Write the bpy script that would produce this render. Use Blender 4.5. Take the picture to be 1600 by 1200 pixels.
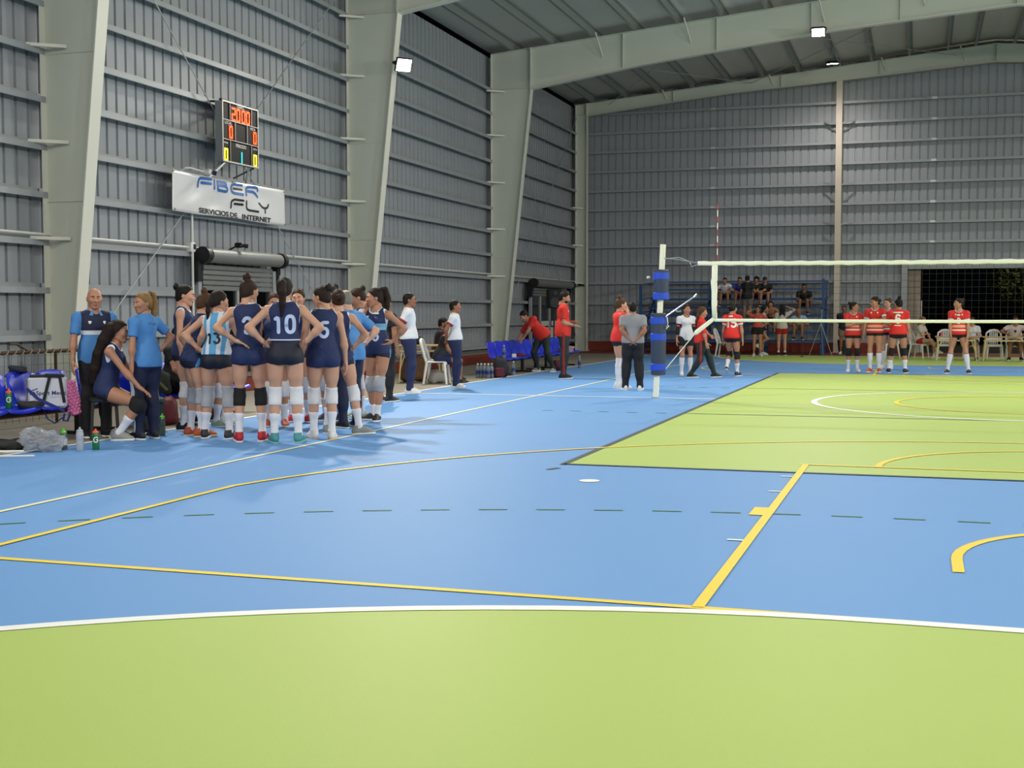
import bpy, math, random
import numpy as np
from mathutils import Vector, Matrix
from mathutils.bvhtree import BVHTree

for _o in list(bpy.data.objects):
    bpy.data.objects.remove(_o, do_unlink=True)
SC = bpy.context.scene
COL = SC.collection
RND = random.Random(7)
PI = math.pi

# ---------------------------------------------------------------- camera
cam_d = bpy.data.cameras.new('camera')
cam_d.sensor_width = 36.0
cam_d.lens = 1975.16 * 36.0 / 1600.0
cam_d.clip_end = 300
cam = bpy.data.objects.new('camera', cam_d)
COL.objects.link(cam)
_yaw, _pit, _rol = -0.312638, -0.056221, -0.00132
_F = Vector((math.sin(_yaw)*math.cos(_pit), math.cos(_yaw)*math.cos(_pit), math.sin(_pit)))
_R = Vector((math.cos(_yaw), -math.sin(_yaw), 0)); _U = _R.cross(_F)
_R2 = _R*math.cos(_rol)+_U*math.sin(_rol); _U2 = -_R*math.sin(_rol)+_U*math.cos(_rol)
cam.matrix_world = Matrix(((_R2.x, _U2.x, -_F.x, 3.041), (_R2.y, _U2.y, -_F.y, -10.929), (_R2.z, _U2.z, -_F.z, 1.3665), (0, 0, 0, 1)))
SC.camera = cam

# ---------------------------------------------------------------- night sky, exposure
world = bpy.data.worlds.new('night'); SC.world = world
world.use_nodes = True
world.node_tree.nodes['Background'].inputs[0].default_value = (0.010, 0.013, 0.020, 1)
world.node_tree.nodes['Background'].inputs[1].default_value = 0.06
SC.view_settings.view_transform = 'Standard'
SC.view_settings.look = 'None'
SC.view_settings.gamma = 1.0
SC.view_settings.exposure = 0.22
SC.view_settings.use_curve_mapping = False

# ---------------------------------------------------------------- floodlights of the hall (lamp bodies are built in flood() below)
# position, aim, power, colour
FLOODS = [
    ((-7.42, 4.05, 6.30), (3.0, 6.0, 0.0), 1500, (1.0, 0.96, 0.88)),
    ((-7.42, 14.05, 6.58), (2.5, 5.0, 0.0), 1900, (1.0, 0.93, 0.82)),
    ((17.8, 4.05, 6.50), (5.0, 6.0, 0.0), 2300, (1.0, 0.97, 0.92)),
    ((17.8, 14.05, 6.50), (4.0, 12.0, 0.0), 2400, (1.0, 0.97, 0.92)),
    ((17.8, 23.60, 6.50), (3.0, 20.0, 0.0), 1000, (1.0, 0.97, 0.92)),
    ((17.8, -5.60, 6.50), (-5.0, 14.0, 3.0), 2000, (1.0, 0.97, 0.92)),
    ((-7.42, -5.60, 6.50), (5.0, 3.0, 0.0), 900, (1.0, 0.97, 0.92)),
    ((17.8, -15.3, 6.50), (-6.0, 8.0, 3.0), 1700, (1.0, 0.97, 0.92)),
    ((-7.42, -15.3, 6.50), (4.0, -8.0, 0.0), 1100, (1.0, 0.97, 0.92)),
    ((0.25, 30.70, 9.22), (0.4, 32.2, 0.0), 420, (1.0, 0.90, 0.86)),
    ((10.2, 30.70, 9.22), (10.0, 31.8, 0.0), 380, (1.0, 0.92, 0.88)),
    ((0.37, 23.35, 8.66), (0.37, 17.0, 0.0), 850, (1.0, 0.97, 0.90)),
    ((10.2, 23.35, 8.66), (8.0, 14.0, 0.0), 800, (1.0, 0.97, 0.90)),
    ((1.0, 13.85, 8.75), (2.0, 9.0, 0.0), 1000, (1.0, 0.97, 0.92)),
    ((9.4, 13.85, 8.75), (8.0, 8.0, 0.0), 1000, (1.0, 0.97, 0.92)),
    ((1.0, -5.80, 8.75), (2.0, -2.0, 0.0), 500, (1.0, 0.97, 0.92)),
    ((9.4, -5.80, 8.75), (8.0, -2.0, 0.0), 500, (1.0, 0.97, 0.92)),
    ((5.2, -15.3, 8.9), (1.0, 12.0, 5.0), 1700, (1.0, 0.97, 0.92)),
]
for _p, _t, _w, _c in FLOODS:
    _l = bpy.data.lights.new('flood_light', 'SPOT')
    _l.energy = _w; _l.color = _c; _l.spot_size = math.radians(150 if _p[2] > 8 else 138); _l.spot_blend = 0.9; _l.shadow_soft_size = 0.16
    _lo = bpy.data.objects.new('flood_light', _l); COL.objects.link(_lo)
    _d = (Vector(_t)-Vector(_p)).normalized()
    _lo.location = Vector(_p)+_d*0.14
    _lo.rotation_euler = _d.to_track_quat('-Z', 'Y').to_euler()

# ---------------------------------------------------------------- materials
def lin(c):
    return tuple((x/12.92 if x <= 0.04045 else ((x+0.055)/1.055)**2.4) for x in c)
def hexc(h):
    h = h.lstrip('#'); return lin(tuple(int(h[i:i+2], 16)/255 for i in (0, 2, 4)))
_mats = {}
def mat(name, col, rough=0.6, metal=0.0, var=0.0, vscale=6.0, bump=0.0, bscale=40.0, emit=None, estr=0.0, alpha=None, trans=0.0, spec=0.5, stretch=None):
    """flat procedural material: base colour with optional noise variation and bump"""
    if name in _mats: return _mats[name]
    if isinstance(col, str): col = hexc(col)
    m = bpy.data.materials.new(name); m.use_nodes = True
    nt = m.node_tree; b = nt.nodes['Principled BSDF']
    b.inputs['Base Color'].default_value = (*col, 1); b.inputs['Roughness'].default_value = rough
    b.inputs['Metallic'].default_value = metal; b.inputs['Specular IOR Level'].default_value = spec
    if trans: b.inputs['Transmission Weight'].default_value = trans
    if alpha is not None: b.inputs['Alpha'].default_value = alpha
    if emit is not None:
        if isinstance(emit, str): emit = hexc(emit)
        b.inputs['Emission Color'].default_value = (*emit, 1); b.inputs['Emission Strength'].default_value = estr
    if var or bump:
        tc = nt.nodes.new('ShaderNodeTexCoord'); src = tc.outputs['Object']
        if stretch:
            mp = nt.nodes.new('ShaderNodeMapping'); mp.inputs['Scale'].default_value = stretch
            nt.links.new(src, mp.inputs['Vector']); src = mp.outputs['Vector']
    if var:
        n = nt.nodes.new('ShaderNodeTexNoise'); n.inputs['Scale'].default_value = vscale; n.inputs['Detail'].default_value = 5
        nt.links.new(src, n.inputs['Vector'])
        mx = nt.nodes.new('ShaderNodeMix'); mx.data_type = 'RGBA'
        mx.inputs['A'].default_value = (*[c*(1-var) for c in col], 1); mx.inputs['B'].default_value = (*[min(1, c*(1+var)) for c in col], 1)
        nt.links.new(n.outputs['Fac'], mx.inputs['Factor']); nt.links.new(mx.outputs['Result'], b.inputs['Base Color'])
    if bump:
        n2 = nt.nodes.new('ShaderNodeTexNoise'); n2.inputs['Scale'].default_value = bscale; n2.inputs['Detail'].default_value = 4
        nt.links.new(src, n2.inputs['Vector'])
        bp = nt.nodes.new('ShaderNodeBump'); bp.inputs['Strength'].default_value = bump; bp.inputs['Distance'].default_value = 0.01
        nt.links.new(n2.outputs['Fac'], bp.inputs['Height']); nt.links.new(bp.outputs['Normal'], b.inputs['Normal'])
    _mats[name] = m
    return m

def band_mat(name, base, bands, rough=0.7, bump=0.15, bscale=60):
    """cloth with printed bands. bands: list of (axis, lo, hi, colour[, axis2, lo2, hi2]) in object coordinates; axis may be 'absx'"""
    if name in _mats: return _mats[name]
    m = mat(name, base, rough, bump=bump, bscale=bscale)
    nt = m.node_tree; b = nt.nodes['Principled BSDF']
    tc = nt.nodes.new('ShaderNodeTexCoord'); sp = nt.nodes.new('ShaderNodeSeparateXYZ')
    nt.links.new(tc.outputs['Object'], sp.inputs[0])
    ab = nt.nodes.new('ShaderNodeMath'); ab.operation = 'ABSOLUTE'; nt.links.new(sp.outputs['X'], ab.inputs[0])
    def src(a): return ab.outputs[0] if a == 'absx' else sp.outputs['XYZ'.index(a.upper())]
    def rng(a, lo, hi):
        g = nt.nodes.new('ShaderNodeMath'); g.operation = 'GREATER_THAN'; nt.links.new(src(a), g.inputs[0]); g.inputs[1].default_value = lo
        l = nt.nodes.new('ShaderNodeMath'); l.operation = 'LESS_THAN'; nt.links.new(src(a), l.inputs[0]); l.inputs[1].default_value = hi
        mu = nt.nodes.new('ShaderNodeMath'); mu.operation = 'MULTIPLY'; nt.links.new(g.outputs[0], mu.inputs[0]); nt.links.new(l.outputs[0], mu.inputs[1])
        return mu.outputs[0]
    prev = None
    for bd in bands:
        f = rng(*bd[:3]); c = hexc(bd[3]) if isinstance(bd[3], str) else bd[3]
        k = 4
        while len(bd) > k:
            f2 = rng(*bd[k:k+3]); mu = nt.nodes.new('ShaderNodeMath'); mu.operation = 'MULTIPLY'
            nt.links.new(f, mu.inputs[0]); nt.links.new(f2, mu.inputs[1]); f = mu.outputs[0]; k += 3
        mx = nt.nodes.new('ShaderNodeMix'); mx.data_type = 'RGBA'
        if prev is None: mx.inputs['A'].default_value = b.inputs['Base Color'].default_value
        else: nt.links.new(prev, mx.inputs['A'])
        mx.inputs['B'].default_value = (*c, 1); nt.links.new(f, mx.inputs['Factor'])
        prev = mx.outputs['Result']
    if prev is not None: nt.links.new(prev, b.inputs['Base Color'])
    return m

# ---------------------------------------------------------------- mesh helpers
class MB:
    """collects simple shapes and links them as ONE mesh object"""
    def __init__(s): s.v = []; s.f = []; s.m = []; s.k = 0
    def add(s, vs, fs):
        o = len(s.v); s.v += [tuple(v) for v in vs]; s.f += [tuple(i+o for i in f) for f in fs]; s.m += [s.k]*len(fs); return s
    def box(s, c, d, R=None, bev=0.0):
        hx, hy, hz = d[0]/2, d[1]/2, d[2]/2
        if bev <= 0:
            vs = [Vector((x*hx, y*hy, z*hz)) for z in (-1, 1) for y in (-1, 1) for x in (-1, 1)]
            fs = [(0, 2, 3, 1), (4, 5, 7, 6), (0, 1, 5, 4), (2, 6, 7, 3), (0, 4, 6, 2), (1, 3, 7, 5)]
        else:
            b = min(bev, hx*.95, hy*.95, hz*.95); vs = []; idx = {}
            for sx in (-1, 1):
                for sy in (-1, 1):
                    for sz in (-1, 1):
                        for ax in range(3):
                            p = [sx*(hx-b), sy*(hy-b), sz*(hz-b)]; p[ax] = (sx*hx, sy*hy, sz*hz)[ax]
                            idx[(sx, sy, sz, ax)] = len(vs); vs.append(Vector(p))
            fs = []
            I = lambda x, y, z, a: idx[(x, y, z, a)]
            for q in (-1, 1):
                fs.append(tuple(I(q, y, z, 0) for y, z in ((-1, -1), (1, -1), (1, 1), (-1, 1))))
                fs.append(tuple(I(x, q, z, 1) for x, z in ((-1, -1), (1, -1), (1, 1), (-1, 1))))
                fs.append(tuple(I(x, y, q, 2) for x, y in ((-1, -1), (1, -1), (1, 1), (-1, 1))))
                for r in (-1, 1):
                    fs.append((I(q, r, -1, 0), I(q, r, 1, 0), I(q, r, 1, 1), I(q, r, -1, 1)))
                    fs.append((I(q, -1, r, 0), I(q, 1, r, 0), I(q, 1, r, 2), I(q, -1, r, 2)))
                    fs.append((I(-1, q, r, 1), I(1, q, r, 1), I(1, q, r, 2), I(-1, q, r, 2)))
                    for t in (-1, 1): fs.append((I(q, r, t, 0), I(q, r, t, 1), I(q, r, t, 2)))
        c = Vector(c)
        if R is not None: vs = [R @ v for v in vs]
        vs = [v+c for v in vs]
        # consistent outward normals
        out = []
        cc = c
        for f in fs:
            a, b2, d2 = vs[f[0]], vs[f[1]], vs[f[2]]
            n = (b2-a).cross(d2-a); mid = sum((vs[i] for i in f), Vector())/len(f)
            out.append(f if n.dot(mid-cc) >= 0 else tuple(reversed(f)))
        return s.add(vs, out)
    def bar(s, a, b, w, h, up=(0, 0, 1), bev=0.0):
        a, b = Vector(a), Vector(b); d = b-a; L = d.length; d.normalize()
        up = Vector(up)
        if abs(d.dot(up)) > .98: up = Vector((0, 1, 0))
        x = d.cross(up).normalized(); z = x.cross(d)
        return s.box((a+b)/2, (w, L, h), Matrix((x, d, z)).transposed(), bev)
    def tube(s, pts, r, n=8, cap=True, closed=False):
        pts = [Vector(p) for p in pts]; N = len(pts)
        rs = r if isinstance(r, (list, tuple)) else [r]*N
        vs = []; prev = None
        for i in range(N):
            if closed: t = pts[(i+1) % N]-pts[i-1]
            else: t = pts[min(i+1, N-1)]-pts[max(i-1, 0)]
            t.normalize()
            if prev is None:
                a = Vector((0, 0, 1)) if abs(t.z) < .9 else Vector((1, 0, 0)); u = t.cross(a).normalized()
            else:
                u = prev-t*prev.dot(t)
                u = u.normalized() if u.length > 1e-6 else t.orthogonal().normalized()
            prev = u; w = t.cross(u)
            for k in range(n):
                an = 2*PI*k/n; vs.append(pts[i]+(u*math.cos(an)+w*math.sin(an))*rs[i])
        fs = []
        M = N if closed else N-1
        for i in range(M):
            j = (i+1) % N
            for k in range(n):
                k2 = (k+1) % n; fs.append((i*n+k, i*n+k2, j*n+k2, j*n+k))
        if cap and not closed:
            fs.append(tuple(reversed(range(n)))); fs.append(tuple(range((N-1)*n, N*n)))
        return s.add(vs, fs)
    def cyl(s, a, b, r, r2=None, n=12): return s.tube([a, b], [r, r if r2 is None else r2], n)
    def lathe(s, prof, n=14, c=(0, 0, 0), R=None):
        """prof: list of (radius, z)"""
        vs = []; fs = []; c = Vector(c)
        for r, z in prof:
            for k in range(n):
                a = 2*PI*k/n; v = Vector((r*math.cos(a), r*math.sin(a), z)); vs.append((R @ v if R is not None else v)+c)
        for i in range(len(prof)-1):
            for k in range(n):
                k2 = (k+1) % n; fs.append((i*n+k, i*n+k2, (i+1)*n+k2, (i+1)*n+k))
        fs.append(tuple(reversed(range(n)))); fs.append(tuple(range((len(prof)-1)*n, len(prof)*n)))
        return s.add(vs, fs)
    def prism(s, poly, z0, z1, F=None):
        """polygon (x,y list, ccw) extruded z0..z1; F maps (x,y,z)->world"""
        n = len(poly)
        vs = [Vector((x, y, z)) for z in (z0, z1) for x, y in poly]
        if F: vs = [Vector(F(v)) for v in vs]
        fs = [tuple(reversed(range(n))), tuple(range(n, 2*n))]+[(i, (i+1) % n, n+(i+1) % n, n+i) for i in range(n)]
        return s.add(vs, fs)
    def ball(s, c, r, n=10, m=7, sc=(1, 1, 1)):
        prof = [(max(1e-4, r*math.sin(PI*i/m)), -r*math.cos(PI*i/m)) for i in range(m+1)]
        return s.lathe(prof, n, c, Matrix.Diagonal(Vector(sc)))
    def strip(s, pts, w, z, closed=False, t=0.004):
        """flat painted line on the floor following pts (x,y) with width w, laid at height z"""
        N = len(pts); L = []; Rr = []
        for i in range(N):
            p = Vector((pts[i][0], pts[i][1]))
            a = Vector(pts[(i-1) % N][:2]) if (i > 0 or closed) else p
            b = Vector(pts[(i+1) % N][:2]) if (i < N-1 or closed) else p
            d = (b-a); d.normalize(); nrm = Vector((-d.y, d.x))
            L.append(p+nrm*w/2); Rr.append(p-nrm*w/2)
        vs = [(q.x, q.y, z) for q in L]+[(q.x, q.y, z) for q in Rr]
        fs = [(i, N+i, N+(i+1) % N, (i+1) % N) for i in range(N if closed else N-1)]
        return s.add(vs, fs)
    def xform(s, M):
        s.v = [tuple(M @ Vector(v)) for v in s.v]; return s
    def build(s, name, mats, parent=None, smooth=False, loc=None):
        me = bpy.data.meshes.new(name); me.from_pydata(s.v, [], s.f)
        if not isinstance(mats, (list, tuple)): mats = [mats]
        for m in mats: me.materials.append(m)
        if len(mats) > 1: me.polygons.foreach_set('material_index', s.m)
        if smooth:
            me.polygons.foreach_set('use_smooth', [True]*len(me.polygons))
            if smooth != 'all': me.set_sharp_from_angle(angle=math.radians(40))
        me.update()
        o = bpy.data.objects.new(name, me); COL.objects.link(o)
        if loc is not None: o.location = loc
        if parent is not None: o.parent = parent
        return o

def tag(o, label=None, cat=None, group=None, kind=None):
    if label: o['label'] = label
    if cat: o['category'] = cat
    if group: o['group'] = group
    if kind: o['kind'] = kind
    return o
def thing(name, label, cat, loc=(0, 0, 0), rz=0.0, group=None):
    o = bpy.data.objects.new(name, None); COL.objects.link(o)
    o.location = loc; o.rotation_euler = (0, 0, rz); o.empty_display_size = .2
    return tag(o, label, cat, group)
def dup(root, loc, rz=0.0, label=None, group=None):
    """copy a thing with its parts and their sub-parts"""
    kids = {}
    for ob in COL.objects:
        if ob.parent is not None: kids.setdefault(ob.parent, []).append(ob)
    r = root.copy(); COL.objects.link(r); r.location = loc; r.rotation_euler = (0, 0, rz)
    if label: r['label'] = label
    if group: r['group'] = group
    for ch in kids.get(root, []):
        c = ch.copy(); COL.objects.link(c); c.parent = r
        for g in kids.get(ch, []):
            d = g.copy(); COL.objects.link(d); d.parent = c
    return r
def rotz(a): return Matrix.Rotation(a, 3, 'Z')
def arc(cx, cy, r, a0, a1, n=40): return [(cx+r*math.cos(math.radians(a0+(a1-a0)*i/n)), cy+r*math.sin(math.radians(a0+(a1-a0)*i/n))) for i in range(n+1)]
_font_cache = {}
def text_mesh(s, size, bold=0.0, sx=1.0, align='CENTER'):
    """flat lettering as (verts, faces) in the XY plane"""
    key = (s, size, bold, sx, align)
    if key in _font_cache: return _font_cache[key]
    cu = bpy.data.curves.new('lettering', 'FONT'); cu.body = s; cu.size = size; cu.offset = bold; cu.align_x = align; cu.align_y = 'CENTER'
    cu.resolution_u = 3
    ob = bpy.data.objects.new('lettering', cu); COL.objects.link(ob)
    dg = bpy.context.evaluated_depsgraph_get(); me = ob.evaluated_get(dg).to_mesh()
    vs = [(v.co.x*sx, v.co.y, v.co.z) for v in me.vertices]; fs = [tuple(p.vertices) for p in me.polygons]
    ob.evaluated_get(dg).to_mesh_clear(); bpy.data.objects.remove(ob); bpy.data.curves.remove(cu)
    _font_cache[key] = (vs, fs)
    return vs, fs
# ================================================================ MATERIAL PALETTE
M_SHEET = mat('zinc sheet', '#9a9fa4', 0.5, 0.10, var=0.10, vscale=1.3, bump=0.05, bscale=3, stretch=(1, 1, .25))
M_GIRT = mat('galvanised steel', '#9ba0a3', 0.45, 0.2, var=0.12, vscale=2.0)
M_FRAME = mat('grey green painted steel', '#d0d4c6', 0.5, 0.0, var=0.07, vscale=.9, bump=0.03, bscale=2)
M_FLANGE = mat('cream painted steel', '#dcdbcd', 0.45, 0.0, var=0.04, vscale=1.2)
M_ENDCOL = mat('beige painted steel', '#cfc4b2', 0.5, var=0.04)
M_ROOF = mat('foil roof lining', '#d8d2cc', 0.55, 0.15, var=0.10, vscale=1.0, bump=0.10, bscale=5, stretch=(1, .15, 1))
M_RODS = mat('bare wire rope', '#b9bcbc', 0.35, 0.5)
M_WHITEPIPE = mat('white plastic pipe', '#dcdcd6', 0.4)
M_CONC = mat('concrete apron', '#8c8578', 0.8, var=0.10, vscale=1.6, bump=0.12, bscale=18)
M_RED = mat('red oxide paint', '#7c2e1e', 0.7, var=0.12, vscale=2.5)
M_BLUE = mat('blue acrylic court', (0.140, 0.320, 0.630), 0.62, var=0.035, vscale=.5, bump=0.10, bscale=160, spec=0.22)
M_GREEN = mat('lime acrylic court', (0.405, 0.535, 0.122), 0.58, var=0.03, vscale=.4, bump=0.09, bscale=160, spec=0.35)
M_LWHITE = mat('white line paint', '#eceee8', 0.6)
M_LYELL = mat('yellow line paint', '#f0cf35', 0.6)
M_LPALE = mat('worn cream line paint', '#e6e2b8', 0.6)
M_LDARK = mat('dark line paint', '#33424a', 0.65)
M_LDGREEN = mat('dark green line paint', '#3f7a52', 0.65)
M_BLACK = mat('black plastic', '#101113', 0.5)
M_DKSTEEL = mat('dark steel', '#26282b', 0.5, 0.5)
M_WHITE = mat('white plastic', '#e4e4e0', 0.38)

# ================================================================ FLOOR AND COURT
fl = MB().box((5.2, 3.8, -0.10), (29, 60, 0.20)).build('floor', M_CONC); tag(fl, kind='structure')
def cpart(mb, name, m):
    o = mb.build(name, m, fl); return o
cpart(MB().add([(-5.36, -26, .003), (14.36, -26, .003), (14.36, 29.4, .003), (-5.36, 29.4, .003)], [(0, 1, 2, 3)]), 'blue_court', M_BLUE)
def dshape(y0, s):
    # six metre area: two quarter circles joined by a straight
    a = [(3-6*math.cos(math.radians(t)), y0+s*6*math.sin(math.radians(t))) for t in range(0, 91, 3)]
    b = [(6+6*math.cos(math.radians(t)), y0+s*6*math.sin(math.radians(t))) for t in range(90, -1, -3)]
    return a+b
near = dshape(-11.18, 1)
mb = MB(); poly = near; mb.add([(x, y, .005) for x, y in poly]+[(12, -11.25, .005), (-3, -11.25, .005)], [tuple(reversed(range(len(poly)+2)))])
cpart(mb, 'green_area', M_GREEN)
far = dshape(29.25, -1)
mb = MB(); mb.add([(x, y, .005) for x, y in far]+[(12, 29.4, .005), (-3, 29.4, .005)], [tuple(range(len(far)+2))]); cpart(mb, 'green_area', M_GREEN)
cpart(MB().add([(-3.3, 28.4, .0045), (14.36, 28.4, .0045), (14.36, 30.1, .0045), (-3.3, 30.1, .0045)], [(0, 1, 2, 3)]), 'green_strip', M_GREEN)
cpart(MB().add([(0, 0, .005), (9, 0, .005), (9, 18, .005), (0, 18, .005)], [(0, 1, 2, 3)]), 'green_area', M_GREEN)
cpart(MB().add([(-8.2, 30.3, .004), (19.1, 30.3, .004), (19.1, 33.4, .004), (-8.2, 33.4, .004)], [(0, 1, 2, 3)]), 'red_strip', M_RED)
# six metre lines
cpart(MB().strip(near, .085, .008), 'court_line', M_LWHITE); cpart(MB().strip(far, .085, .008), 'court_line', M_LWHITE)
# volleyball lines
for pts in ([(0.0, -.05), (0, 18.05)], [(9, -.05), (9, 18.05)], [(0, 0), (9, 0)], [(0, 18), (9, 18)]):
    cpart(MB().strip(pts, .06, .0090), 'court_line', M_LDARK)
for yy in (6, 12):
    cpart(MB().strip([(0, yy), (9, yy)], .05, .0085), 'court_line', M_LDGREEN)
    mb = MB()
    for k in range(5): mb.strip([(-1.98+.4*k, yy), (-1.83+.4*k, yy)], .05, .006)
    tag(cpart(mb, 'dashed_line', M_LDGREEN), kind='stuff')
# centre line, side lines, centre circles
cpart(MB().strip([(-5.3, 9), (0, 9)], .08, .0065), 'court_line', M_LWHITE)
cpart(MB().strip([(-5.32, -11), (-5.32, 29.2)], .08, .007), 'court_line', M_LWHITE)
cpart(MB().strip([(14.32, -11), (14.32, 29.2)], .08, .007), 'court_line', M_LWHITE)
cpart(MB().strip(arc(4.5, 9, 3, 0, 360, 96)[:-1], .09, .0088, closed=True), 'court_circle', M_LWHITE)
cpart(MB().strip(arc(4.5, 9, 1.8, 0, 360, 72)[:-1], .06, .0095, closed=True), 'court_circle', M_LYELL)
# basketball court: sidelines, baselines, keys, three point lines
cpart(MB().strip([(-2.97, -5.17), (-2.97, 23)], .055, .0075), 'court_line', M_LPALE)
cpart(MB().strip([(11.97, -5.17), (11.97, 23)], .055, .0075), 'court_line', M_LPALE)
for s, yb in ((1, -5.17), (-1, 23.17)):
    Y = lambda t: yb+s*t
    cpart(MB().strip([(-2.97, Y(0)), (11.97, Y(0))], .055, .0072), 'court_line', M_LYELL)
    cx, cy = 4.5, Y(1.575)
    th = math.degrees(math.acos(6.6/6.75))
    a = [(4.5-6.6, Y(0))]+[(cx+6.75*math.cos(math.radians(180-th-(180-2*th)*i/60)), cy+s*6.75*math.sin(math.radians(180-th-(180-2*th)*i/60))) for i in range(61)]+[(4.5+6.6, Y(0))]
    cpart(MB().strip(a, .055, .0092), 'court_line', M_LYELL if s > 0 else M_LPALE)
    for sx in (-1, 1):
        x = 4.5+sx*2.42
        cpart(MB().strip([(x, Y(0)), (x, Y(5.78))], .058, .0094), 'court_line', M_LYELL)
        for t in (1.80, 3.96, 4.88):
            cpart(MB().strip([(x+sx*.025, Y(t)), (x+sx*.125, Y(t))], .04, .0078), 'key_mark', M_LWHITE)
        cpart(MB().strip([(x+sx*.02, Y(2.95)), (x+sx*.125, Y(2.95))], .35, .0079), 'key_block', M_LYELL)
    cpart(MB().strip([(2.03, Y(5.75)), (6.97, Y(5.75))], .05, .0096), 'court_line', M_LYELL)
    cpart(MB().strip([(4.5+1.8*math.cos(math.radians(t)), Y(5.75+1.8*math.sin(math.radians(t)))) for t in range(0, 181, 5)], .06, .0098), 'court_line', M_LYELL)
    cpart(MB().strip([(3.25, Y(1.2))]+[(4.5-1.25*math.cos(math.radians(t)), Y(1.575+1.25*math.sin(math.radians(t)))) for t in range(0, 181, 6)]+[(5.75, Y(1.2))], .06, .0074), 'court_line', M_LYELL)
# nine metre dashed line
for s, y0 in ((1, -11.25), (-1, 29.25)):
    path = [(3-9*math.cos(math.radians(t)), y0+s*9*math.sin(math.radians(t))) for t in np.arange(25, 90.01, .5)]
    path += [(3+.05*k, y0+s*9) for k in range(1, 60)]
    path += [(6+9*math.sin(math.radians(t)), y0+s*9*math.cos(math.radians(t))) for t in np.arange(0, 65, .5)]
    P = np.array(path); L = np.concatenate([[0], np.cumsum(np.hypot(*np.diff(P, axis=0).T))])
    mb = MB(); t = 0.1
    while t < L[-1]-.2:
        q = [(float(np.interp(t+d, L, P[:, 0])), float(np.interp(t+d, L, P[:, 1]))) for d in (0, .1, .2)]
        mb.strip(q, .035, .0062); t += .4
    tag(cpart(mb, 'dashed_line', M_LDGREEN), kind='stuff')
mb = MB(); mb.add([(.50+.085*math.cos(a), -1.03+.085*math.sin(a), .0066) for a in np.linspace(0, 2*PI, 17)[:-1]], [tuple(range(16))]); cpart(mb, 'court_spot', M_LWHITE)
cpart(MB().strip([(-.03, -.42), (.03, -.28)], .06, .0066), 'court_mark', M_LDARK)
cpart(MB().strip([(2.50, -8.56), (2.56, -8.44)], .03, .0070), 'court_scuff', mat('pale scuff', (0.42, 0.64, .13), .6))

# red curb under the left wall, red band under the back wall
cb = MB(); cb.box((-8.52, 2.0, .13), (.62, 55.5, .26), bev=.015); tag(cb.build('trim_1', M_RED), kind='structure')
cb = MB(); cb.box((-8.50, 2.0, .275), (.62, 55.5, .03)); tag(cb.build('trim_2', mat('grey screed', '#6f6c66', .85, var=.08)), kind='structure')
for x0, x1 in ((-8.8, 2.35), (8.05, 19)):
    tag(MB().box(((x0+x1)/2, 33.42, .17), (x1-x0, .10, .34), bev=.01).build('baseboard_back', M_RED), kind='structure')

# ================================================================ WALL SHEETS AND GIRTS
RX = 5.2                                  # ridge
def ztop(x): return 8.75+.090*(x+8.8) if x <= RX else ztop(2*RX-x)
PITCH, PANEL = .26, 1.04
def sheet(s0, n, z0, z1f, F):
    """ribbed sheet: s along the wall, d depth (positive = outwards)"""
    prof = []
    for k in range(n):
        b = s0+k*PITCH
        prof += [(b, 0), (b+.196, 0), (b+.206, .035), (b+.246, .035), (b+.256, 0)]
    prof.append((s0+n*PITCH, 0))
    mb = MB(); N = len(prof)
    vs = [F(s, d, z0) for s, d in prof]+[F(s, d, z1f(s)) for s, d in prof]
    mb.add(vs, [(i, i+1, N+i+1, N+i) for i in range(N-1)])
    return mb
GIRTZ = [.42, 1.06, 1.73, 2.41, 3.08, 3.75, 4.42, 5.09, 5.76, 6.43, 7.12, 7.79]
wl = thing('wall_left', None, None); tag(wl, 'grey ribbed metal left wall with horizontal girts', kind='structure')
first = None
y = -26.0
while y < 33.4:
    o = sheet(0, 4, .25, lambda s: 8.75, lambda s, d, z: (-9.0-d, s, z))
    if first is None: first = o.build('wall_sheet', M_SHEET, wl)
    else:
        c = first.copy(); COL.objects.link(c); c.location.y = y-0.0
    if first.location.y == 0 and y == -26.0: first.location.y = y
    y += PANEL
FRAMES = [-15.1, -5.40, 4.28, 14.29, 23.90, 33.25]
def girt_mesh(L, vert):
    """Z purlin of length L along +Y from the origin; inner flange towards +X"""
    mb = MB()
    mb.box((-.09, L/2, 0), (.18, L, .012)); mb.box((.0, L/2, -.035), (.012, L, .082)); mb.box((-.18, L/2, .035), (.01, L, .08))
    mb.box((-.012, L/2, -.076), (.03, L, .008))
    return mb
fg = None
for i in range(len(FRAMES)-1):
    y0, y1 = FRAMES[i]+.02, FRAMES[i+1]-.02
    for k, z in enumerate(GIRTZ):
        if fg is None: fg = girt_mesh(9.6, 0).build('girt', M_GIRT, wl); g = fg
        else: g = fg.copy(); COL.objects.link(g)
        g.location = (-8.80, y0, z); g.scale = (1, (y1-y0)/9.6, 1)
# right wall, outside the frame
wr = thing('wall_right', None, None); tag(wr, 'grey ribbed metal right wall', kind='structure')
o = sheet(-26, 230, 0, lambda s: 8.75, lambda s, d, z: (2*RX+9.0+d, s, z)).build('wall_sheet', M_SHEET, wr)
wf = thing('wall_front', None, None); tag(wf, 'grey ribbed metal wall behind the viewer', kind='structure')
o = sheet(-9, 109, 0, lambda s: ztop(s)+.2, lambda s, d, z: (s, -26-d, z)).build('wall_sheet', M_SHEET, wf)

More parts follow.
